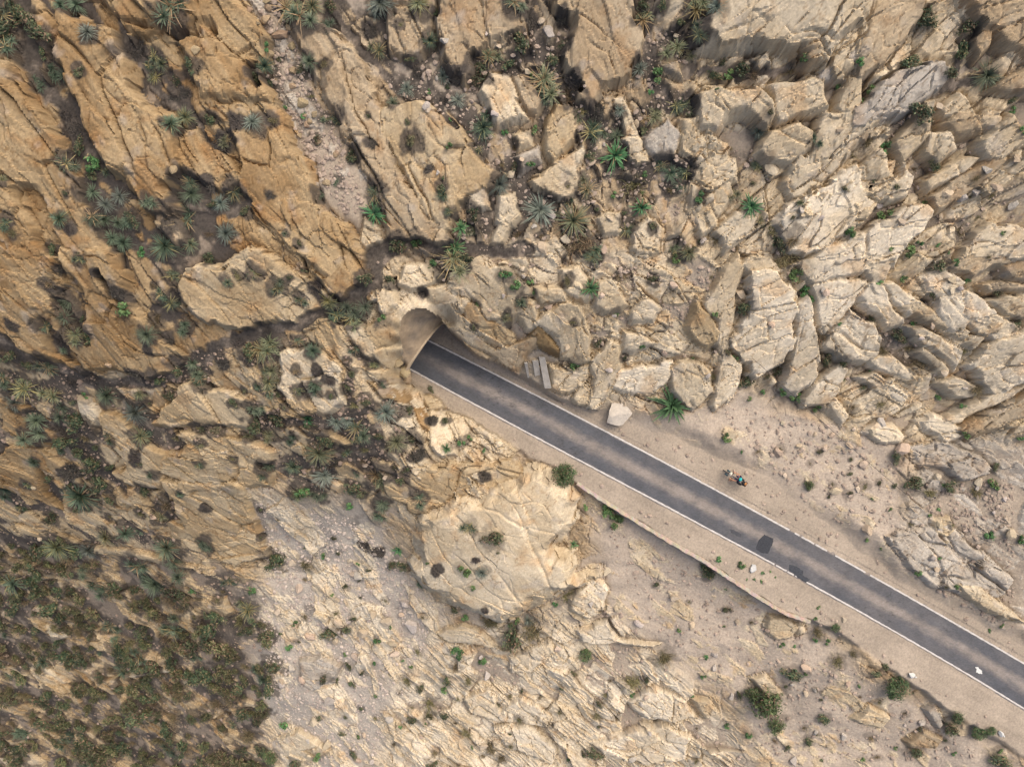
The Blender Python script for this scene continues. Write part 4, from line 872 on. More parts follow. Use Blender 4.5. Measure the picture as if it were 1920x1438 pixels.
sp_ = patch('paint_splash', [(1828,1250),(1833,1249),(1836,1253),(1841,1257),(1841,1263),(1835,1262),(1830,1259),(1831,1255)], .024, M_LIME, label='pale spill on the road')

# ------------------------------------------------------------------ tunnel
axis = np.array([-.889, .458])
HW = np.linalg.norm(pb - pa) / 2; pc = (pa + pb) / 2; pdv = (pb - pa) / np.linalg.norm(pb - pa)
def arch(n=28, grow=0.0, hgt=4.1, spring=1.5):
    pts = [(-HW - grow, -.3)]
    for i in range(n + 1):
        a = math.pi * (1 - i / n)
        pts.append(((HW + grow) * math.cos(a), spring + (hgt - spring + grow) * math.sin(a)))
    pts.append((HW + grow, -.3))
    return pts
ar = arch()
def P3(s, z, back=0.0):
    p = pc + pdv * s + axis * back
    return (p[0], p[1], z)
tun = bpy.data.objects.new('road_tunnel', None); COL.objects.link(tun); tun.location = (0, 0, 0)
tag(tun, 'single lane road tunnel with smooth arched mouth cut into pale cliff', 'tunnel')
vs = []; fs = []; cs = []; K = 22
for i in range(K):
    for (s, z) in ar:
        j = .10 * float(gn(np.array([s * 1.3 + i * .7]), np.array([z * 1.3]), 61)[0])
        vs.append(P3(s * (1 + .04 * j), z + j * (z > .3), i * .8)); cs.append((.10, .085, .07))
m_ = len(ar)
for i in range(K - 1):
    for j in range(m_ - 1):
        fs.append((i * m_ + j, i * m_ + j + 1, (i + 1) * m_ + j + 1, (i + 1) * m_ + j))
fs.append(tuple((K - 1) * m_ + j for j in range(m_)))
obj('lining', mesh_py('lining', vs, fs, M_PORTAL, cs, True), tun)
vs = [P3(-HW - .2, -.075, -.7), P3(HW + .2, -.075, -.7), P3(HW + .2, -.08, 18), P3(-HW - .2, -.08, 18)]
obj('floor', mesh_py('floor', vs, [(0, 1, 2, 3)], M_PORTAL, [(.26, .21, .16)] * 4), tun)
# the smooth sloping hood between arch and cliff
arr = np.array([P3(s, z, -.04) for s, z in arch(28, .22)[1:-1]])
oz = np.array([(x, y, float(hz(x, y)) - .05) for x, y in ox])
oz[0, 2] = max(oz[0, 2], .1); oz[-1, 2] = max(oz[-1, 2], .6)
cum = np.r_[0, np.cumsum(np.linalg.norm(np.diff(oz, axis=0), axis=1))]; cum /= cum[-1]
n_ = len(arr); R_ = 14
tq = np.linspace(0, 1, n_)
ozr = np.stack([np.interp(tq, cum, oz[:, k]) for k in range(3)], -1)
vs = []; cs = []; fs = []
for r in range(R_ + 2):
    t = min(r / R_, 1)
    for j in range(n_):
        p = arr[j] * (1 - t) + ozr[j] * t
        b = math.sin(math.pi * t)
        p = p + np.array([axis[0], axis[1], -.35]) * .12 * b
        if r > R_:
            ov = ozr[j, :2] - pc; ov = ov / np.linalg.norm(ov); p = ozr[j] + np.array([ov[0] * .8, ov[1] * .8, -.7])
        jn = float(fbm(np.array([p[0] * 1.5 + p[2] * .9]), np.array([p[1] * 1.5 - p[2] * .7]), 4, 63)[0])
        p = p + np.array([-axis[0], -axis[1], .3]) * jn * .26 * b
        f = sstep(.10, .5, float(fbm(np.array([p[0] * .7]), np.array([p[1] * .7 + p[2] * .6]), 3, 66)[0]) + .25 * (1 - abs(t - .35) * 3) * (j > n_ * .4))
        c0 = np.array((.35, .262, .165)) * (1 + .25 * jn); c1 = np.array((.20, .165, .125))
        cs.append(c0 * (1 - f * .6) + c1 * f * .6); vs.append(p)
for r in range(R_ + 1):
    for j in range(n_ - 1):
        fs.append((r * n_ + j, (r + 1) * n_ + j, (r + 1) * n_ + j + 1, r * n_ + j + 1))
obj('hood', mesh_py('hood', vs, fs, M_PORTAL, cs, True), tun)
# lighter rounded lip along the arch
vs = []; cs = []; fs = []
inn = arch(28, 0); mid = arch(28, .12); out_ = arch(28, .26)
for (a, z0), (b, z1), (c, z2) in zip(inn, mid, out_):
    vs += [P3(a, z0, .3), P3(a, z0, -.10), P3(b, z1, -.15), P3(c, z2, -.10), P3(c, z2, .06)]
    cs += [(.42, .325, .21)] * 5
for i in range(len(inn) - 1):
    for k in range(4):
        fs.append((i * 5 + k, i * 5 + k + 1, (i + 1) * 5 + k + 1, (i + 1) * 5 + k))
obj('arch_lip', mesh_py('arch_lip', vs, fs, M_PORTAL, cs, True), tun)
# ------------------------------------------------------------------ labels that single a thing out
MARKS = [(790,650,'tunnel mouth'),(1372,893,'cyclist'),(1435,1020,'square asphalt patch'),(1160,770,'white roadside boulder'),(1010,695,'leaning concrete slabs'),
 (945,1170,'pointed rock tip'),(930,1030,'big domed rock'),(650,1040,'upper grey gully'),(680,1300,'lower grey gully'),(1430,590,'large oval rock'),(1600,625,'square pale block'),
 (1390,110,'brown overhang'),(1130,100,'hanging smooth slab'),(870,90,'twin smooth slabs'),(770,330,'striated slab'),(600,250,'narrow scree chute'),(220,200,'broad orange slab'),
 (420,330,'long orange ridge'),(250,670,'orange cliff foot'),(840,475,'ledge above the tunnel'),(60,1100,'shrubby slope top'),(250,1230,'shrubby slope middle'),(100,1380,'bottom left corner'),(400,1390,'shrubby slope foot'),
 (40,300,'left cliff edge'),(1860,790,'long tan slab'),(1600,430,'long pale band'),(1833,1255,'pale road spill'),(1120,1350,'pale striated bedrock'),(1330,1060,'roadside wall'),
 (1860,40,'top right overhang'),(1850,580,'right edge blocks'),(1790,1090,'grey roadside ledge'),(600,700,'shelf left of the tunnel'),(350,820,'ochre slope'),(100,840,'dark left shelf'),
 (1050,400,'central boulders'),(1250,350,'central scrub'),(1500,280,'stepped pale ledges'),(1750,300,'right rubble'),(1430,1320,'big roadside bush'),(1680,1280,'round roadside bush'),
 (600,850,'scrub below the shelf'),(480,560,'ochre shelf'),(1250,600,'pale blocks above the road'),(1600,900,'bare tan slope')]
ORD = ['first','second','third','fourth','fifth','sixth','seventh','eighth','ninth','tenth','eleventh','twelfth','thirteenth','fourteenth','fifteenth','sixteenth','seventeenth','eighteenth','nineteenth','twentieth']
LABQ = []
def want_label(o, u, v, desc, cat, group=None):
    mk = min(MARKS, key=lambda m: (m[0] - u) ** 2 + (m[1] - v) ** 2)
    dx, dy = u - mk[0], v - mk[1]
    if abs(dx) < 14 and abs(dy) < 14: rel = 'at'
    elif abs(dx) > 1.6 * abs(dy): rel = 'right of' if dx > 0 else 'left of'
    elif abs(dy) > 1.6 * abs(dx): rel = 'below' if dy > 0 else 'above'
    else: rel = ('below and ' if dy > 0 else 'above and ') + ('right of' if dx > 0 else 'left of')
    LABQ.append((o, u, v, f"{desc} {rel} the {mk[2]}", cat, group))
def settle_labels():
    byl = {}
    for r in LABQ: byl.setdefault(r[3], []).append(r)
    for l, rs in byl.items():
        rs.sort(key=lambda r: r[1])
        for i, (o, u, v, _, cat, grp) in enumerate(rs):
            lab_ = l if len(rs) == 1 else (f"{l}, leftmost" if i == 0 else (f"{l}, rightmost" if i == len(rs) - 1 else f"{l}, {ORD[min(i, 19)]} from left"))
            tag(o, lab_, cat, grp)

# ------------------------------------------------------------------ plant meshes
def blade(vs, fs, cs, R, phi, psi, droop, w0, c0, c1, seg=4, org=(0, 0, 0), twist=0):
    ca, sa = math.cos(phi), math.sin(phi); n0 = len(vs)
    for i in range(seg + 1):
        t = i / seg
        r = R * math.cos(psi) * t * (1 + .15 * t); z = R * (math.sin(psi) * t - droop * t * t)
        w = w0 * (1 - t) ** .75 * (1 if t > 0 else .7) + .002
        side = twist * t
        cx = org[0] + ca * r - sa * side; cy = org[1] + sa * r + ca * side
        k = tuple(c0[j] + (c1[j] - c0[j]) * t for j in range(3))
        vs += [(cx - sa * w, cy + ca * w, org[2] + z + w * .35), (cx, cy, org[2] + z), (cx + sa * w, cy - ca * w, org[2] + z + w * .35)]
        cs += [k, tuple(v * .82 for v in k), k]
        if i:
            a = n0 + 3 * i
            fs += [(a - 3, a - 2, a + 1, a), (a - 2, a - 1, a + 2, a + 1)]
def rosette(rg, n, cg, ct, w=.045, heads=1, lean=0.0):
    vs, fs, cs = [], [], []
    for h in range(heads):
        o = (0, 0, .1) if heads == 1 else (rg.uniform(-.32, .32), rg.uniform(-.32, .32), rg.uniform(.02, .2))
        sz = 1 if heads == 1 else rg.uniform(.5, .72)
        for i in range(n // heads if heads > 1 else n):
            f = rg.random()
            psi = math.radians(4 + 72 * f ** 1.3)
            v = rg.uniform(.72, 1.2)
            g = tuple(c * v for c in cg); tp = tuple(c * v for c in ct)
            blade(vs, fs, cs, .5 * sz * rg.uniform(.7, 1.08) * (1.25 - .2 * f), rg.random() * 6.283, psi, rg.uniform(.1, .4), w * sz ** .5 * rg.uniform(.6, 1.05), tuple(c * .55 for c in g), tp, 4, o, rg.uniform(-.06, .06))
    return vs, fs, cs
def tuft(rg, n, c0, c1, R=.5, w=.012, hmin=25, hmax=85, spread=.25, var=.35):
    vs, fs, cs = [], [], []
    for i in range(n):
        a = rg.random() * 6.283; q_ = spread * math.sqrt(rg.random())
        v = rg.uniform(1 - var, 1 + var); m = rg.random()
        k = tuple((c0[j] * (1 - m) + c1[j] * m) * v for j in range(3))
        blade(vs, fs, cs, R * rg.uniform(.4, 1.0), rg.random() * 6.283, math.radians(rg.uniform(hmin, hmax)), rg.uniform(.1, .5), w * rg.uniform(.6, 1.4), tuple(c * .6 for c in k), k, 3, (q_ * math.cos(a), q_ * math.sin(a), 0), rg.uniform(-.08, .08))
    return vs, fs, cs
def leafy(rg, n, c0, c1, R=.5, hh=.7, lf=.045, clumps=9, dead=0.1):
    """small leaf faces gathered in clumps through the crown"""
    vs, fs, cs = [], [], []
    cl = []
    for i in range(clumps):
        a = rg.random() * 6.283; r = R * .62 * math.sqrt(rg.random())
        cl.append((r * math.cos(a), r * math.sin(a), hh * R * rg.uniform(.45, 1.0) * (1 - .5 * (r / R) ** 2), R * rg.uniform(.22, .42), rg.uniform(.65, 1.3)))
    for i in range(n):
        x0, y0, z0, rr, tn = cl[rg.randrange(clumps)]
        d = Vector((rg.gauss(0, 1), rg.gauss(0, 1), rg.gauss(0, 1) * .8)).normalized() * rr * rg.random() ** .4
        p = Vector((x0, y0, max(z0, rr * .3))) + d
        if p.z < .02: p.z = .02 + rg.random() * .05
        nrm = (d.normalized() * .6 + Vector((rg.gauss(0, .6), rg.gauss(0, .6), .55))).normalized()
        t = nrm.orthogonal().normalized(); t.rotate(Matrix.Rotation(rg.random() * 6.283, 3, nrm)); b = nrm.cross(t)
        s = lf * rg.uniform(.6, 1.4); m = rg.random(); v = tn * rg.uniform(.7, 1.3)
        k = tuple((c0[j] * (1 - m) + c1[j] * m) * v for j in range(3))
        if rg.random() < dead: k = (.16 * v, .115 * v, .065 * v)
        i0 = len(vs)
        vs += [tuple(p - t * s * 1.5), tuple(p - b * s * .6), tuple(p + t * s * 1.6), tuple(p + b * s * .6)]; cs += [k] * 4
        fs.append((i0, i0 + 1, i0 + 2, i0 + 3))
    return vs, fs, cs
def twigs(rg, n, R=.5, hh=.6, c=(.12, .09, .065), w=.012):
    vs, fs, cs = [], [], []
    for i in range(n):
        blade(vs, fs, cs, R * rg.uniform(.5, .95), rg.random() * 6.283, math.radians(rg.uniform(15, 80)), rg.uniform(-.1, .25), w * rg.uniform(.6, 1.5), c, tuple(v * 1.3 for v in c), 3, (rg.uniform(-.08, .08), rg.uniform(-.08, .08), 0))
    return vs, fs, cs
rg = random.Random(77)
GG = (.066, .104, .062); GT = (.150, .185, .110); SG = (.12, .145, .11); ST = (.20, .225, .17)
YG = (.27, .205, .075); YT = (.40, .315, .14)
VAR = {}
def variants(kind, n, fn, nm):
    VAR[kind] = [mesh_py(nm, *(lambda r: (r[0], r[1], M_LEAF, r[2]))(fn(i))) for i in range(n)]
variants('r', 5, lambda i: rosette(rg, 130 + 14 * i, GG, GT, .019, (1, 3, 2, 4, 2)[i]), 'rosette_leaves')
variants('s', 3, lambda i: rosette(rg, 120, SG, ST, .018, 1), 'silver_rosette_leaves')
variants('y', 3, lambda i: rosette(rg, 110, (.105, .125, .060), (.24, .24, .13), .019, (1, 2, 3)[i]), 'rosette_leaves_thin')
variants('Y', 3, lambda i: rosette(rg, 34, YG, YT, .016, (1, 1, 2)[i]), 'dry_leaves')
variants('D', 2, lambda i: rosette(rg, 16, (.25, .19, .08), (.40, .31, .15), .022, 1), 'dry_leaves_few')
variants('a', 3, lambda i: rosette(rg, 44, (.045, .125, .060), (.10, .21, .075), .060, 1), 'agave_leaves')
variants('g', 4, lambda i: leafy(rg, 300, (.055, .125, .045), (.11, .19, .06), .44, .55, .045, 6, .12), 'herb_leaves')
variants('b', 5, lambda i: leafy(rg, 520, (.038, .062, .030), (.085, .100, .046), .5, .75, .036, 13, .22), 'bush_leaves')
variants('o', 4, lambda i: leafy(rg, 480, (.055, .068, .028), (.115, .110, .046), .5, .7, .034, 12, .25), 'olive_leaves')
variants('u', 4, lambda i: leafy(rg, 1500, (.040, .075, .030), (.095, .135, .050), .5, .85, .022, 22, .12), 'shrub_leaves')
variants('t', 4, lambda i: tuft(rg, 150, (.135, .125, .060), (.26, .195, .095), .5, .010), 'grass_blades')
variants('d', 4, lambda i: tuft(rg, 190, (.040, .034, .028), (.095, .080, .062), .30, .014, 8, 70, .36), 'dead_blades')
variants('m', 2, lambda i: leafy(rg, 900, (.085, .090, .045), (.15, .135, .070), .40, .35, .03, 9, .25), 'cushion_leaves')
variants('W', 3, lambda i: twigs(rg, 26), 'twigs')
KIND = {'r': ('rosette_plant', 'grey-green rosette plant', 'plant', 'spiky rosette plants on the cliffs'),
        's': ('rosette_plant', 'silvery rosette plant', 'plant', 'spiky rosette plants on the cliffs'),
        'y': ('rosette_plant', 'yellowing rosette plant', 'plant', 'spiky rosette plants on the cliffs'),
        'a': ('agave_plant', 'deep green agave', 'plant', 'green agaves among the rocks'),
        'g': ('green_herb', 'bright green leafy herb', 'plant', 'green herbs among the rocks'),
        'b': ('bush', 'dark scrubby bush', 'bush', 'scrubby bushes on the slopes'),
        'o': ('olive_shrub', 'low olive shrub', 'shrub', 'olive shrubs on the lower slope'),
        'u': ('shrub', 'dense round green shrub', 'shrub', 'leafy shrubs by the road'),
        't': ('grass_tuft', 'dry olive grass tuft', 'grass', 'dry grass tufts'),
        'd': ('dead_cushion_plant', 'blackened dead cushion plant', 'plant', 'dead cushion plants on bare rock'),
        'm': ('cushion_plant', 'mossy brown-green cushion plant', 'plant', 'cushion plants on bare rock')}
def sizeword(w):
    return 'tiny' if w < 13 else 'small' if w < 23 else 'medium' if w < 34 else 'large' if w < 48 else 'very large'
_rp = random.Random(91)
for p in PLANTS:
    nm, desc, cat, grp = KIND[p.kind]
    me = _rp.choice(VAR[p.kind])
    sx, sy = slope(p.x, p.y, .6)
    o = obj(nm, me, None, (p.x, p.y, p.z - .03))
    up = Vector((-sx * .45 + _rp.uniform(-.25, .25), -sy * .45 + _rp.uniform(-.25, .25), 1)).normalized()
    qrot = up.to_track_quat('Z', 'Y')
    o.rotation_mode = 'QUATERNION'
    o.rotation_quaternion = qrot @ Matrix.Rotation(_rp.random() * 6.283, 3, 'Z').to_quaternion()
    s = p.w * (1.12 if p.kind in 'rsya' else 1.12) * _rp.uniform(.85, 1.12) * (1.25 if p.kind == 'a' else 1)
    o.scale = (s, s, s * _rp.uniform(.8, 1.15))
    if p.kind in 'dbtmo': o.scale = (s * _rp.uniform(.8, 1.5), s * _rp.uniform(.55, 1.0), o.scale[2])
    ch = None
    if p.kind == 'y': ch = ('dry_leaves', _rp.choice(VAR['Y']), 'straw yellow dead leaves')
    elif p.kind in 'ra' and _rp.random() < .6: ch = ('dry_leaves', _rp.choice(VAR['D']), 'straw coloured dry leaves')
    elif p.kind in 'ubo': ch = ('twigs', _rp.choice(VAR['W']), None)
    if ch:
        c = obj(ch[0], ch[1], o)
        c.rotation_euler = (0, 0, _rp.random() * 6.283); c.scale = (.95, .95, .8)
        if ch[2]: c['label'] = ch[2]
    want_label(o, p.u, p.v, f"{sizeword(p.wpx)} {desc}", cat, grp)

# ------------------------------------------------------------------ loose stones
def stone_shape(rg, sub=2, cuts=13, flat=.65):
    bm = bmesh.new(); bmesh.ops.create_icosphere(bm, subdivisions=sub, radius=1)
    for c in range(cuts):
        n = Vector((rg.gauss(0, 1), rg.gauss(0, 1), rg.gauss(0, 1))).normalized(); d = rg.uniform(.42, .8)
        for v in bm.verts:
            e = v.co.dot(n) - d
            if e > 0: v.co -= n * e
    for v in bm.verts:
        v.co += Vector((rg.gauss(0, 1), rg.gauss(0, 1), rg.gauss(0, 1))) * .018
        v.co.z *= flat
    sx = rg.uniform(.8, 1.2)
    vs = [(v.co.x * sx, v.co.y / sx, v.co.z) for v in bm.verts]; fs = [tuple(v.index for v in f.verts) for f in bm.faces]
    bm.free()
    return vs, fs
STONES = []
for i in range(9):
    vs, fs = stone_shape(rg)
    c = ((.42, .34, .245), (.39, .305, .21), (.37, .325, .27))[i % 3]
    STONES.append(mesh_py('stone_shape', vs, fs, M_STONE, [c] * len(vs)))
BROWNS = []
for i in range(4):
    vs, fs = stone_shape(rg)
    BROWNS.append(mesh_py('brown_stone_shape', vs, fs, M_STONE, [(.27, .20, .12)] * len(vs)))
BO = {'A': "1500,110,70 1590,205,90 1640,265,60 1700,580,70 1650,400,50 1785,800,45 1890,860,35 1400,60,50 1740,690,40 1105,290,60 975,960,70 890,1260,50",
 'B': "1120,130,60 1165,190,90 1880,205,40 1010,900,40 950,980,60 1400,920,60 1050,410,50 880,260,40 1180,1210,60 1260,1340,70 1130,1390,70 1470,1400,60",
 'C': "1090,1150,70 490,960,80 1440,610,60 1870,900,60 1700,960,60 1640,1080,70 1760,1060,60 1850,1160,70 1560,1120,60 1480,1090,60",
 'E': "1100,275,55 1135,300,40 1330,170,50 1500,640,50 1810,540,50 1460,220,40",
 'F': "320,215,55 1510,195,50 1560,185,45 1230,1085,80 960,970,30 1110,935,60 850,1320,55 980,1310,36 1060,985,45 530,1100,60 1420,1240,50 1660,1270,60 560,940,30 740,1000,30",
 'H': "95,350,80 240,370,40 1490,340,60 1670,630,60 1400,520,40 820,915,60 350,520,80 400,640,90 120,680,60 250,620,70 90,820,60 300,800,60 1540,545,40 60,350,50",
 'I': "305,620,34 900,605,40 690,880,60 615,970,30 925,970,36 690,1015,40 1245,1195,20 1030,100,60 1840,130,70 270,1040,50 620,1400,60 900,1260,50 1340,1180,50 740,1000,30",
 'G': "1580,960,60 1520,1010,50 1740,700,60 1860,1060,80 1640,880,60 1760,1180,60 1510,740,60 1560,560,50 1680,430,60 1840,1300,60 1900,620,50"}
_rs = random.Random(3)
def add_stone(u, v, wpx, desc=None, me=None, grp='loose stones on the slopes', cat='stone', nm=None, sink=.25):
    x, y, z = ground(u, v)
    s = wpx / (FOC / (CAM_Z - z)) * .56
    o = obj(nm or ('boulder' if wpx > 16 else 'stone'), me or _rs.choice(BROWNS if u < 640 and v < 900 else STONES), None, (x, y, z + s * .65 * (1 - sink * 2.6)))
    o.rotation_euler = (_rs.uniform(-.6, .6), _rs.uniform(-.6, .6), _rs.random() * 6.283)
    o.scale = (s, s * _rs.uniform(.75, 1), s * _rs.uniform(.7, 1))
    want_label(o, u, v, desc or f"{sizeword(wpx)} angular {'boulder' if wpx > 16 else 'stone'}", 'boulder' if wpx > 16 else cat, grp)
    return o
for t, s in BO.items():
    for it in s.split():
        a, b, c = it.split(',')
        add_stone(*px(t, float(a), float(b)), float(c) / 2.995 * 1.1)
for a_, b_, c_ in ((755,699,30),(765,715,22),(748,680,24)): add_stone(a_, b_, c_, 'weathered tan boulder', BROWNS[1], 'rocks at the foot of the arch', 'boulder', 'boulder', .1)
SCREE = [([(470,0),(520,0),(600,170),(690,400),(640,400),(575,290),(500,140)], 12, 900, TAN),
         ([(480,940),(640,960),(760,1060),(820,1160),(800,1260),(720,1430),(540,1430),(500,1250),(490,1080)], 22, 3000, GREY),
         ([(1340,760),(1560,780),(1690,880),(1690,990),(1560,980),(1450,890)], 8, 500, TAN),
         ([(1130,960),(1500,1190),(1850,1420),(1430,1430),(1300,1250),(1180,1120)], 10, 1100, TAN),
         ([(1300,300),(1760,200),(1900,400),(1880,740),(1340,700)], 16, 1100, TAN),
         ([(720,40),(1290,60),(1300,470),(900,470),(740,380)], 14, 1100, TAN),
         ([(700,490),(1000,490),(1330,500),(1330,720),(1000,640)], 10, 700, TAN),
         ([(0,700),(700,620),(800,900),(480,940),(300,1050),(0,1040)], 8, 1600, RED),
         ([(0,1060),(480,1080),(500,1430),(0,1430)], 0, 1200, RED),
         ([(750,1270),(1000,1200),(1150,1130),(1400,1430),(760,1430)], 8, 900, TAN),
         ([(1690,900),(1900,900),(1900,1190),(1760,1110)], 8, 600, TAN),
         ([(840,640),(960,712),(1180,800),(1440,900),(1600,1020),(1900,1200),(1900,1225),(1600,1050),(1300,880),(900,690)], 0, 700, TAN),
         ([(800,735),(980,850),(1090,895),(1300,1035),(1520,1160),(1850,1370),(1850,1340),(1500,1120),(1200,950),(950,810)], 0, 700, TAN)]
ico = [(0, 0, 1)] + [(.894 * math.cos(a), .894 * math.sin(a), .447) for a in [i * 1.2566 for i in range(5)]] + [(.894 * math.cos(a), .894 * math.sin(a), -.447) for a in [i * 1.2566 + .628 for i in range(5)]] + [(0, 0, -1)]
icf = [(0, 1 + i, 1 + (i + 1) % 5) for i in range(5)] + [(1 + i, 6 + i, 1 + (i + 1) % 5) for i in range(5)] + [(1 + (i + 1) % 5, 6 + i, 6 + (i + 1) % 5) for i in range(5)] + [(11, 6 + (i + 1) % 5, 6 + i) for i in range(5)]
ico = np.array(ico); icf = np.array(icf)
RV, RF, RC = [], [], []; rs = np.random.RandomState(8)
for poly, nbig, nsm, c in SCREE:
    qx = [p[0] for p in poly]; qy = [p[1] for p in poly]
    us = rs.uniform(min(qx), max(qx), (nbig + nsm) * 6); vs_ = rs.uniform(min(qy), max(qy), (nbig + nsm) * 6)
    ins = np.nonzero(sdist(us, vs_, qx, qy) > 0)[0]
    kb = 0; ks = 0
    for i in ins:
        if kb >= nbig and ks >= nsm: break
        if kb < nbig and rs.rand() < .06:
            add_stone(us[i], vs_[i], rs.uniform(10, 20)); kb += 1; continue
        if ks >= nsm: continue
        x, y, z = ground(us[i], vs_[i])
        jj, ii = int((y - GY0) / DX), int((x - GX0) / DX)
        if LAB[jj, ii] >= 0 or ROCKY[jj, ii] > .5: continue
        s = .035 + .15 * rs.rand() ** 3.5
        a = rs.rand() * 6.283; ca, sa = math.cos(a), math.sin(a)
        v = ico * (1 + rs.normal(0, .16, ico.shape)) * np.array([s * rs.uniform(.8, 1.4), s * rs.uniform(.7, 1.1), s * rs.uniform(.5, .8)])
        v = np.stack([v[:, 0] * ca - v[:, 1] * sa + x, v[:, 0] * sa + v[:, 1] * ca + y, v[:, 2] + z + s * .15], -1)
        RF.append(icf + 12 * len(RV)); RV.append(v)
        RC.append(np.tile(np.array(c) * rs.uniform(.8, 1.25), (12, 1))); ks += 1
rub = obj('rubble', mesh_np('rubble', np.concatenate(RV), np.concatenate(RF), M_STONE, np.clip(np.concatenate(RC), 0, .75), False))
tag(rub, 'small loose stones and rubble strewn over the slopes', 'rubble', None, 'stuff')

# the white boulder beside the road
x, y, z = ground(1160, 772)
vs, fs = stone_shape(random.Random(4), 3, 14, .6)
bo = obj('boulder', mesh_py('roadside_boulder', vs, fs, mat('white_boulder_stone', (.40, .355, .29), rough=.9, bump=.06, bscale=5, var=.12, vscale=3)), None, (x, y, z + .45))
bo.scale = (1.42, 1.12, 1.15); bo.rotation_euler = (.12, -.1, 2.6)
tag(bo, 'large angular white boulder at the dusty verge near the green agave', 'boulder')
M_WHITE = mat('white_painted_stone', (.45, .44, .40), var=.15, rough=.8)
WS = []
for i in range(2):
    vs, fs = stone_shape(rg, 2, 8, .7); WS.append(mesh_py('white_stone_shape', vs, fs, M_WHITE))
for k, (a, b, c, l) in enumerate(((395,323,46,'white painted stone among weeds near the ragged asphalt patch'),(1280,915,42,'white stone at the edge of the round roadside bush'),
                    (1308,930,12,'tiny white pebble beside the round roadside bush'),(1780,1245,36,'round white stone on the verge right of the small bushes'),
                    (1803,1262,12,'tiny white pebble next to the round white verge stone'),(1630,1212,22,'small white stone on the edge of a low roadside shrub'))):
    u, v = px('I', a, b); x, y, z = ground(u, v); s = c / 2.995 / (FOC / (CAM_Z - z)) * .56
    o = obj('white_stone', WS[k % 2], None, (x, y, z + s * .4)); o.scale = (s, s, s); o.rotation_euler = (.1, .2, k)
    tag(o, l, 'stone', 'white stones marking the verge')

# low wall holding up the lower verge
WL = [(1082,906),(1130,938),(1175,966),(1220,994),(1270,1024),(1320,1052),(1360,1079),(1400,1105),(1440,1131),(1475,1151),(1520,1166)]
P = np.array([at0(u, v) for u, v in WL]); cum = np.r_[0, np.cumsum(np.hypot(*np.diff(P, axis=0).T))]
vs = []; fs = []; cs = []; n_ = int(cum[-1] / .22)
for i in range(n_ + 1):
    d = cum[-1] * i / n_; p = np.array([np.interp(d, cum, P[:, k]) for k in (0, 1)]); p2 = np.array([np.interp(min(d + .3, cum[-1]), cum, P[:, k]) for k in (0, 1)]); p1 = np.array([np.interp(max(d - .3, 0), cum, P[:, k]) for k in (0, 1)])
    tq_ = (p2 - p1) / np.linalg.norm(p2 - p1); nn = np.array([tq_[1], -tq_[0]]); nn = nn if nn[1] < 0 else -nn
    ja, jb, jc = rg.uniform(-.03, .03), rg.uniform(-.03, .03), rg.uniform(-.02, .02)
    for (off, zz) in ((-.16 + ja, -.12), (-.13 + ja, .0 + jc), (.12 + jb, .01 + jc), (.17 + jb, -.08), (.22 + jb, -2.6)):
        q_ = p + nn * off; vs.append((q_[0], q_[1], zz)); cs.append(tuple(c * rg.uniform(.85, 1.15) for c in (.36, .295, .22)))
    if i:
        for k in range(4): fs.append(((i - 1) * 5 + k, i * 5 + k, i * 5 + k + 1, (i - 1) * 5 + k + 1))
wal = obj('retaining_wall', mesh_py('retaining_wall', vs, fs, M_PORTAL, cs))
tag(wal, 'low crumbling earth-coloured retaining wall along the lower road verge', 'wall')

# concrete slabs leaning on the cutting
for l, (a, b, c, d), zt, zb in (('longest grey concrete slab leaning against the road cutting', ((1010,669),(1022,670),(1034,728),(1021,729)), 2.3, .15),
                              ('short grey concrete slab leaning beside the longest slab', ((998,677),(1009,676),(1014,703),(1003,706)), 1.9, .9),
                              ('narrow broken concrete slab leftmost against the road cutting', ((983,681),(989,681),(993,708),(989,709)), 1.5, .3)):
    g4 = [ground(*p) for p in (a, b, c, d)]
    zt = max(g4[0][2], g4[1][2]) + .30; zb = max(g4[2][2], g4[3][2]) + .12
    zt = max(zt, zb + .5)
    q4 = [(*at0(*a, zt), zt), (*at0(*b, zt), zt), (*at0(*c, zb), zb), (*at0(*d, zb), zb)]
    nv = (Vector(q4[1]) - Vector(q4[0])).cross(Vector(q4[3]) - Vector(q4[0])).normalized()
    if nv.z < 0: nv = -nv
    vs = q4 + [tuple(Vector(p) - nv * .14) for p in q4]
    bm = bmesh.new(); bv = [bm.verts.new(v) for v in vs]
    for f in ((0, 1, 2, 3), (7, 6, 5, 4), (0, 4, 5, 1), (1, 5, 6, 2), (2, 6, 7, 3), (3, 7, 4, 0)): bm.faces.new([bv[i] for i in f])
    bmesh.ops.recalc_face_normals(bm, faces=bm.faces); bmesh.ops.bevel(bm, geom=bm.edges[:], offset=.02, segments=1, affect='EDGES')
    me = bpy.data.meshes.new('concrete_slab'); bm.to_mesh(me); bm.free(); me.materials.append(M_CONC)
    tag(obj('concrete_slab', me), l, 'slab')

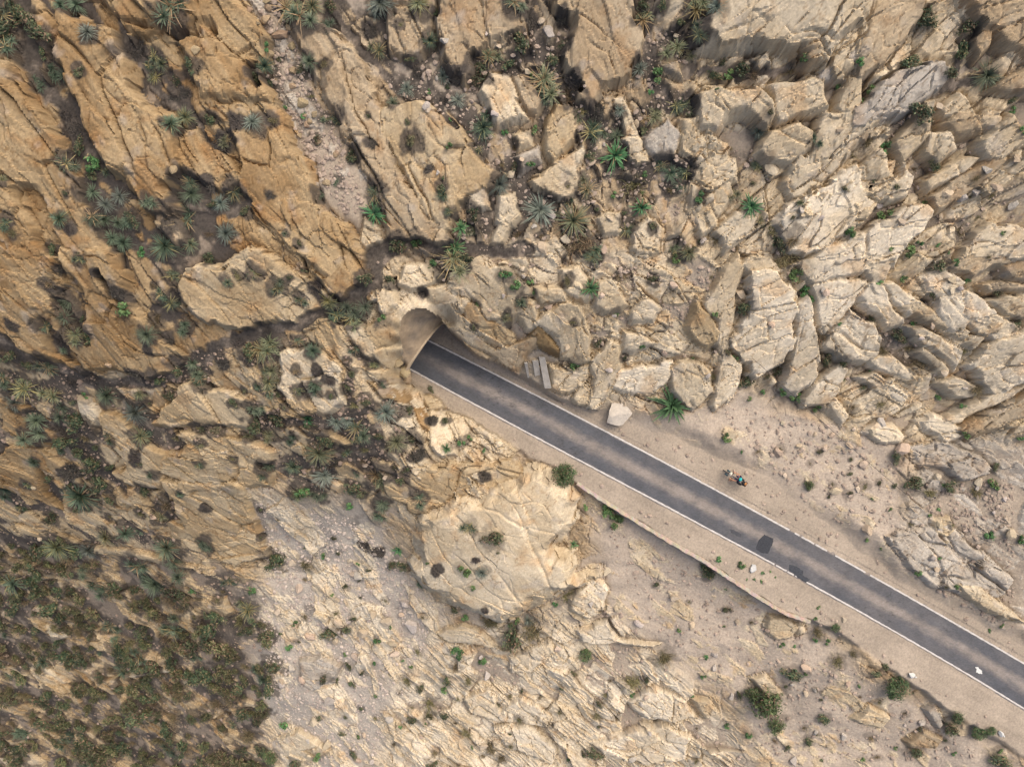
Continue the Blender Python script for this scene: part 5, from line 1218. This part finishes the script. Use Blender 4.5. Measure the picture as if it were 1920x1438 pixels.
# thin cable down the tan slope
def tube(pts, r, n=6):
    vs, fs = [], []
    for i, p in enumerate(pts):
        p = Vector(p); t = (Vector(pts[min(i + 1, len(pts) - 1)]) - Vector(pts[max(i - 1, 0)])).normalized()
        a = t.orthogonal().normalized() if abs(t.z) > .99 else t.cross(Vector((0, 0, 1))).normalized(); b = t.cross(a)
        rr = r[i] if isinstance(r, (list, tuple)) else r
        for k in range(n):
            w_ = 6.2832 * k / n; vs.append(tuple(p + a * rr * math.cos(w_) + b * rr * math.sin(w_)))
    for i in range(len(pts) - 1):
        for k in range(n): fs.append((i * n + k, i * n + (k + 1) % n, (i + 1) * n + (k + 1) % n, (i + 1) * n + k))
    fs.append(tuple(range(n))[::-1]); fs.append(tuple((len(pts) - 1) * n + k for k in range(n)))
    return vs, fs
cp_ = []
e0 = ground(1408, 672); e1 = ground(1694, 925)
for i in range(41):
    t = i / 40; x, y = e0[0] + (e1[0] - e0[0]) * t, e0[1] + (e1[1] - e0[1]) * t
    zl = e0[2] + .3 + (e1[2] - e0[2]) * t - .5 * math.sin(math.pi * t)
    cp_.append((x, y, max(zl, float(hz(x, y)) + .05)))
zs_ = [c[2] for c in cp_]; zs_ = [max(zs_[max(0, i - 2):i + 3]) for i in range(41)]
vs, fs = tube([(c[0], c[1], z) for c, z in zip(cp_, zs_)], .016, 5)
tag(obj('cable', mesh_py('cable', vs, fs, mat('cable_rubber', (.06, .055, .05)))), 'thin dark cable stretched over the bare tan slope', 'cable')
# ------------------------------------------------------------------ cyclist and loaded bicycle (local +x is forward)
bx_, by_, bz_ = ground(1373, 893)
BROT = Matrix.Rotation(math.atan2(.555, -.832), 4, 'Z')
M_BLK = mat('black_rubber', (.018, .018, .02), rough=.7); M_FRM = mat('dark_blue_frame', (.035, .04, .09), rough=.4, spec=.5)
M_STL = mat('grey_metal', (.30, .30, .31), rough=.4); M_BEI = mat('beige_canvas', (.50, .46, .36), rough=.9)
M_TEAL = mat('teal_helmet', (.02, .34, .33), rough=.5); M_SKN = mat('skin', (.46, .23, .13), rough=.6); M_NVY = mat('dark_clothes', (.03, .028, .05), rough=.9)
M_ORG = mat('orange_cloth', (.42, .19, .06), rough=.85); M_GRN = mat('dark_green_bag', (.05, .09, .10), rough=.8); M_BRN = mat('brown_shoe', (.09, .05, .035))
def box(c, s, bev=.02, rz=0):
    bm = bmesh.new(); bmesh.ops.create_cube(bm, size=1)
    for v in bm.verts: v.co = Vector((v.co.x * s[0], v.co.y * s[1], v.co.z * s[2]))
    bmesh.ops.bevel(bm, geom=bm.edges[:], offset=bev, segments=2, affect='EDGES')
    bmesh.ops.transform(bm, matrix=Matrix.Translation(c) @ Matrix.Rotation(rz, 4, 'Z'), verts=bm.verts)
    vs = [tuple(v.co) for v in bm.verts]; fs = [tuple(v.index for v in f.verts) for f in bm.faces]; bm.free()
    return vs, fs
def join(*parts):
    V_, F_ = [], []
    for vs, fs in parts:
        n = len(V_); V_ += list(vs); F_ += [tuple(i + n for i in f) for f in fs]
    return V_, F_
def ring(cx, cz, R, r, n=28, m=6):
    vs, fs = [], []
    for i in range(n):
        a = 6.2832 * i / n
        for k in range(m):
            b = 6.2832 * k / m; q_ = R + r * math.cos(b); vs.append((cx + q_ * math.cos(a), r * math.sin(b), cz + q_ * math.sin(a)))
    for i in range(n):
        for k in range(m): fs.append((i * m + k, ((i + 1) % n) * m + k, ((i + 1) % n) * m + (k + 1) % m, i * m + (k + 1) % m))
    return vs, fs
bike = bpy.data.objects.new('touring_bicycle', None); COL.objects.link(bike)
bike.matrix_world = Matrix.Translation((bx_, by_, bz_)) @ BROT
tag(bike, 'loaded touring bicycle with beige handlebar bag standing on the dusty verge', 'bicycle')
def part(nm, g, m, parent=bike, smooth=True):
    return obj(nm, mesh_py(nm, g[0], g[1], m, None, smooth), parent)
for cx in (.60, -.50):
    wh = part('wheel', ring(cx, .35, .335, .024), M_BLK)
    part('rim', ring(cx, .35, .305, .010), M_STL, wh)
    part('spokes', join(*[tube([(cx, 0, .35), (cx + .30 * math.cos(a), 0, .35 + .30 * math.sin(a))], .0025, 4) for a in [i * .3927 for i in range(16)]]), M_STL, wh)
part('frame', join(tube([(-.12, 0, .30), (-.26, 0, .86)], .018), tube([(-.12, 0, .30), (.40, 0, .72)], .022), tube([(-.24, 0, .80), (.40, 0, .82)], .018),
     tube([(-.50, .06, .35), (-.12, .04, .30)], .010), tube([(-.50, -.06, .35), (-.12, -.04, .30)], .010), tube([(-.50, .06, .35), (-.25, .02, .80)], .010), tube([(-.50, -.06, .35), (-.25, -.02, .80)], .010)), M_FRM)
part('fork', join(tube([(.38, 0, .90), (.43, 0, .70)], .02), tube([(.43, .05, .70), (.60, .06, .35)], .013), tube([(.43, -.05, .70), (.60, -.06, .35)], .013)), M_FRM)
part('handlebar', join(tube([(.30, .30, 1.02), (.37, .24, 1.02), (.38, 0, 1.0), (.37, -.24, 1.02), (.30, -.30, 1.02)], .014), tube([(.38, 0, .88), (.38, 0, 1.0)], .016)), M_BLK)
part('saddle', join(box((-.30, 0, .93), (.14, .15, .05), .02), box((-.17, 0, .93), (.16, .05, .04), .015)), M_BLK)
part('crank', join(tube([(-.12, .08, .30), (.03, .10, .24)], .010), tube([(-.12, -.08, .30), (-.27, -.10, .36)], .010), ring(-.12, .30, .09, .008, 18, 4)), M_STL)
for s, x in ((1, .03), (-1, -.27)): part('pedal', box((x, s * .15, .24 if s > 0 else .36), (.09, .08, .02), .005), M_BLK)
part('rack', join(tube([(-.30, .06, .75), (-.85, .06, .75)], .008), tube([(-.30, -.06, .75), (-.85, -.06, .75)], .008), tube([(-.50, .07, .37), (-.70, .06, .75)], .007), tube([(-.50, -.07, .37), (-.70, -.06, .75)], .007)), M_STL)
bg_ = part('handlebar_bag', box((.47, -.03, .95), (.20, .30, .20), .04), M_BEI); bg_['label'] = 'beige handlebar bag'
for s in (1, -1):
    q_ = part('front_pannier', box((.58, s * .16, .48), (.26, .12, .30), .03), M_GRN)
    q_ = part('rear_pannier', box((-.56, s * .20, .52), (.34, .15, .36), .04), M_BLK)
rb_ = part('rear_bag', box((-.74, .02, .88), (.30, .34, .22), .06), M_BLK)
part('bag_cover', box((-.83, -.02, 1.0), (.14, .20, .06), .02), M_ORG, rb_)
part('bedroll', tube([(-.90, .18, .92), (-.90, -.20, .92)], [.07, .07], 10), M_BRN, rb_)

person = bpy.data.objects.new('person', None); COL.objects.link(person)
person.matrix_world = Matrix.Translation((bx_, by_, bz_)) @ BROT
tag(person, 'cyclist in teal helmet and dark clothes straddling the loaded bicycle', 'person')
def skin(nm, verts, edges, radii, m, root=0, sub=2, parent=person):
    me = bpy.data.meshes.new(nm); me.from_pydata(verts, edges, []); me.update(); me.materials.append(m)
    o = obj(nm, me, parent)
    md = o.modifiers.new('skin', 'SKIN'); md.use_smooth_shade = True
    for i, r in enumerate(radii):
        sv = me.skin_vertices[0].data[i]; sv.radius = (r, r) if not isinstance(r, tuple) else r; sv.use_root = (i == root)
    ss = o.modifiers.new('sub', 'SUBSURF'); ss.levels = sub; ss.render_levels = sub
    return o
OY = -.05
hip = (-.26, OY, .96); bel = (-.25, OY, 1.10); chest = (-.20, OY, 1.30); nk = (-.15, OY, 1.47); hd = (-.11, OY, 1.56); hd2 = (-.10, OY, 1.68)
lsh = (-.17, OY + .19, 1.40); rsh = (-.17, OY - .19, 1.40); lel = (.06, OY + .29, 1.20); rel = (.06, OY - .27, 1.20); lwr = (.27, .27, 1.07); rwr = (.27, -.27, 1.07); lhd = (.33, .27, 1.05); rhd = (.33, -.27, 1.05)
lhp = (-.24, OY + .11, .92); rhp = (-.24, OY - .11, .92); lkn = (-.02, .27, .50); rkn = (-.02, -.20, .60); lan = (-.06, .32, .09); ran = (-.30, -.18, .44); lto = (.12, .34, .04); rto = (-.12, -.18, .40)
V_ = [hip, bel, chest, nk, hd, hd2, lsh, lel, lwr, lhd, rsh, rel, rwr, rhd, lhp, lkn, lan, lto, rhp, rkn, ran, rto]
E_ = [(0, 1), (1, 2), (2, 3), (3, 4), (4, 5), (2, 6), (6, 7), (7, 8), (8, 9), (2, 10), (10, 11), (11, 12), (12, 13), (0, 14), (14, 15), (15, 16), (16, 17), (0, 18), (18, 19), (19, 20), (20, 21)]
R_ = [.13, .125, .14, .06, .088, .085, .062, .043, .03, .038, .062, .043, .03, .038, .09, .06, .042, .036, .09, .06, .042, .036]
skin('body', V_, E_, R_, M_SKN)
skin('shirt', [bel, chest, (-.16, OY, 1.43), lsh, (-.06, OY + .25, 1.31), rsh, (-.06, OY - .24, 1.31)], [(0, 1), (1, 2), (1, 3), (3, 4), (1, 5), (5, 6)], [.142, .155, .085, .078, .062, .078, .062], M_NVY)
skin('shorts', [bel, hip, lhp, (-.06, OY + .24, .62), rhp, (-.06, OY - .13, .68)], [(0, 1), (1, 2), (2, 3), (1, 4), (4, 5)], [.135, .15, .108, .083, .108, .083], mat('purple_shorts', (.075, .06, .11)))
for a_, t_ in ((lan, lto), (ran, rto)): skin('shoe', [(a_[0] - .03, a_[1], a_[2] - .02), (a_[0] + .09, a_[1], t_[2] + .005), t_], [(0, 1), (1, 2)], [.052, .05, .042], M_BRN)
for h_, s_ in ((lhd, 1), (rhd, -1)):
    fv, fe, fr = [], [], []
    for f in range(4):
        y0 = h_[1] + (f - 1.5) * .021; ln = (.9, 1.05, 1.0, .8)[f]; n0 = len(fv)
        fv += [(h_[0], y0, h_[2]), (h_[0] + .045 * ln, y0, h_[2] + .005), (h_[0] + .068 * ln, y0, h_[2] - .03), (h_[0] + .05 * ln, y0, h_[2] - .055)]
        fe += [(n0, n0 + 1), (n0 + 1, n0 + 2), (n0 + 2, n0 + 3)]; fr += [.011, .010, .009, .008]
        skin('finger', fv[n0:], [(0, 1), (1, 2), (2, 3)], fr[n0:], M_SKN, 0, 1)
    skin('thumb', [(h_[0] - .02, h_[1] - s_ * .03, h_[2]), (h_[0] + .02, h_[1] - s_ * .055, h_[2] - .01), (h_[0] + .045, h_[1] - s_ * .05, h_[2] - .035)], [(0, 1), (1, 2)], [.013, .011, .009], M_SKN, 0, 1)
fc = (hd[0] + .085, OY, 1.62)
part('nose', box((fc[0] + .012, OY, 1.61), (.035, .028, .045), .01), M_SKN, person)
for s in (1, -1):
    part('eye', box((fc[0] - .004, OY + s * .032, 1.645), (.012, .022, .012), .004), M_BLK, person); part('ear', box((hd[0] - .005, OY + s * .092, 1.62), (.04, .018, .055), .008), M_SKN, person)
part('mouth', box((fc[0] + .002, OY, 1.575), (.01, .045, .009), .003), mat('lips', (.35, .13, .10)), person)
part('hair', box((hd[0] - .06, OY, 1.62), (.10, .15, .14), .04), M_BLK, person)
vs, fs = stone_shape(random.Random(2), 3, 0, 1)
hv = [(hd[0] - .01 + v[0] * .145, OY + v[1] * .115, 1.70 + max(v[2], -.25) * .10) for v in vs]
hel = part('helmet', (hv, fs), M_TEAL, person); hel['label'] = 'teal cycling helmet'
part('helmet_vents', join(*[box((hd[0] - .01, OY + k * .04, 1.792 - abs(k) * .012), (.13, .012, .012), .004) for k in (-1, 0, 1)]), M_BLK, hel)
settle_labels()
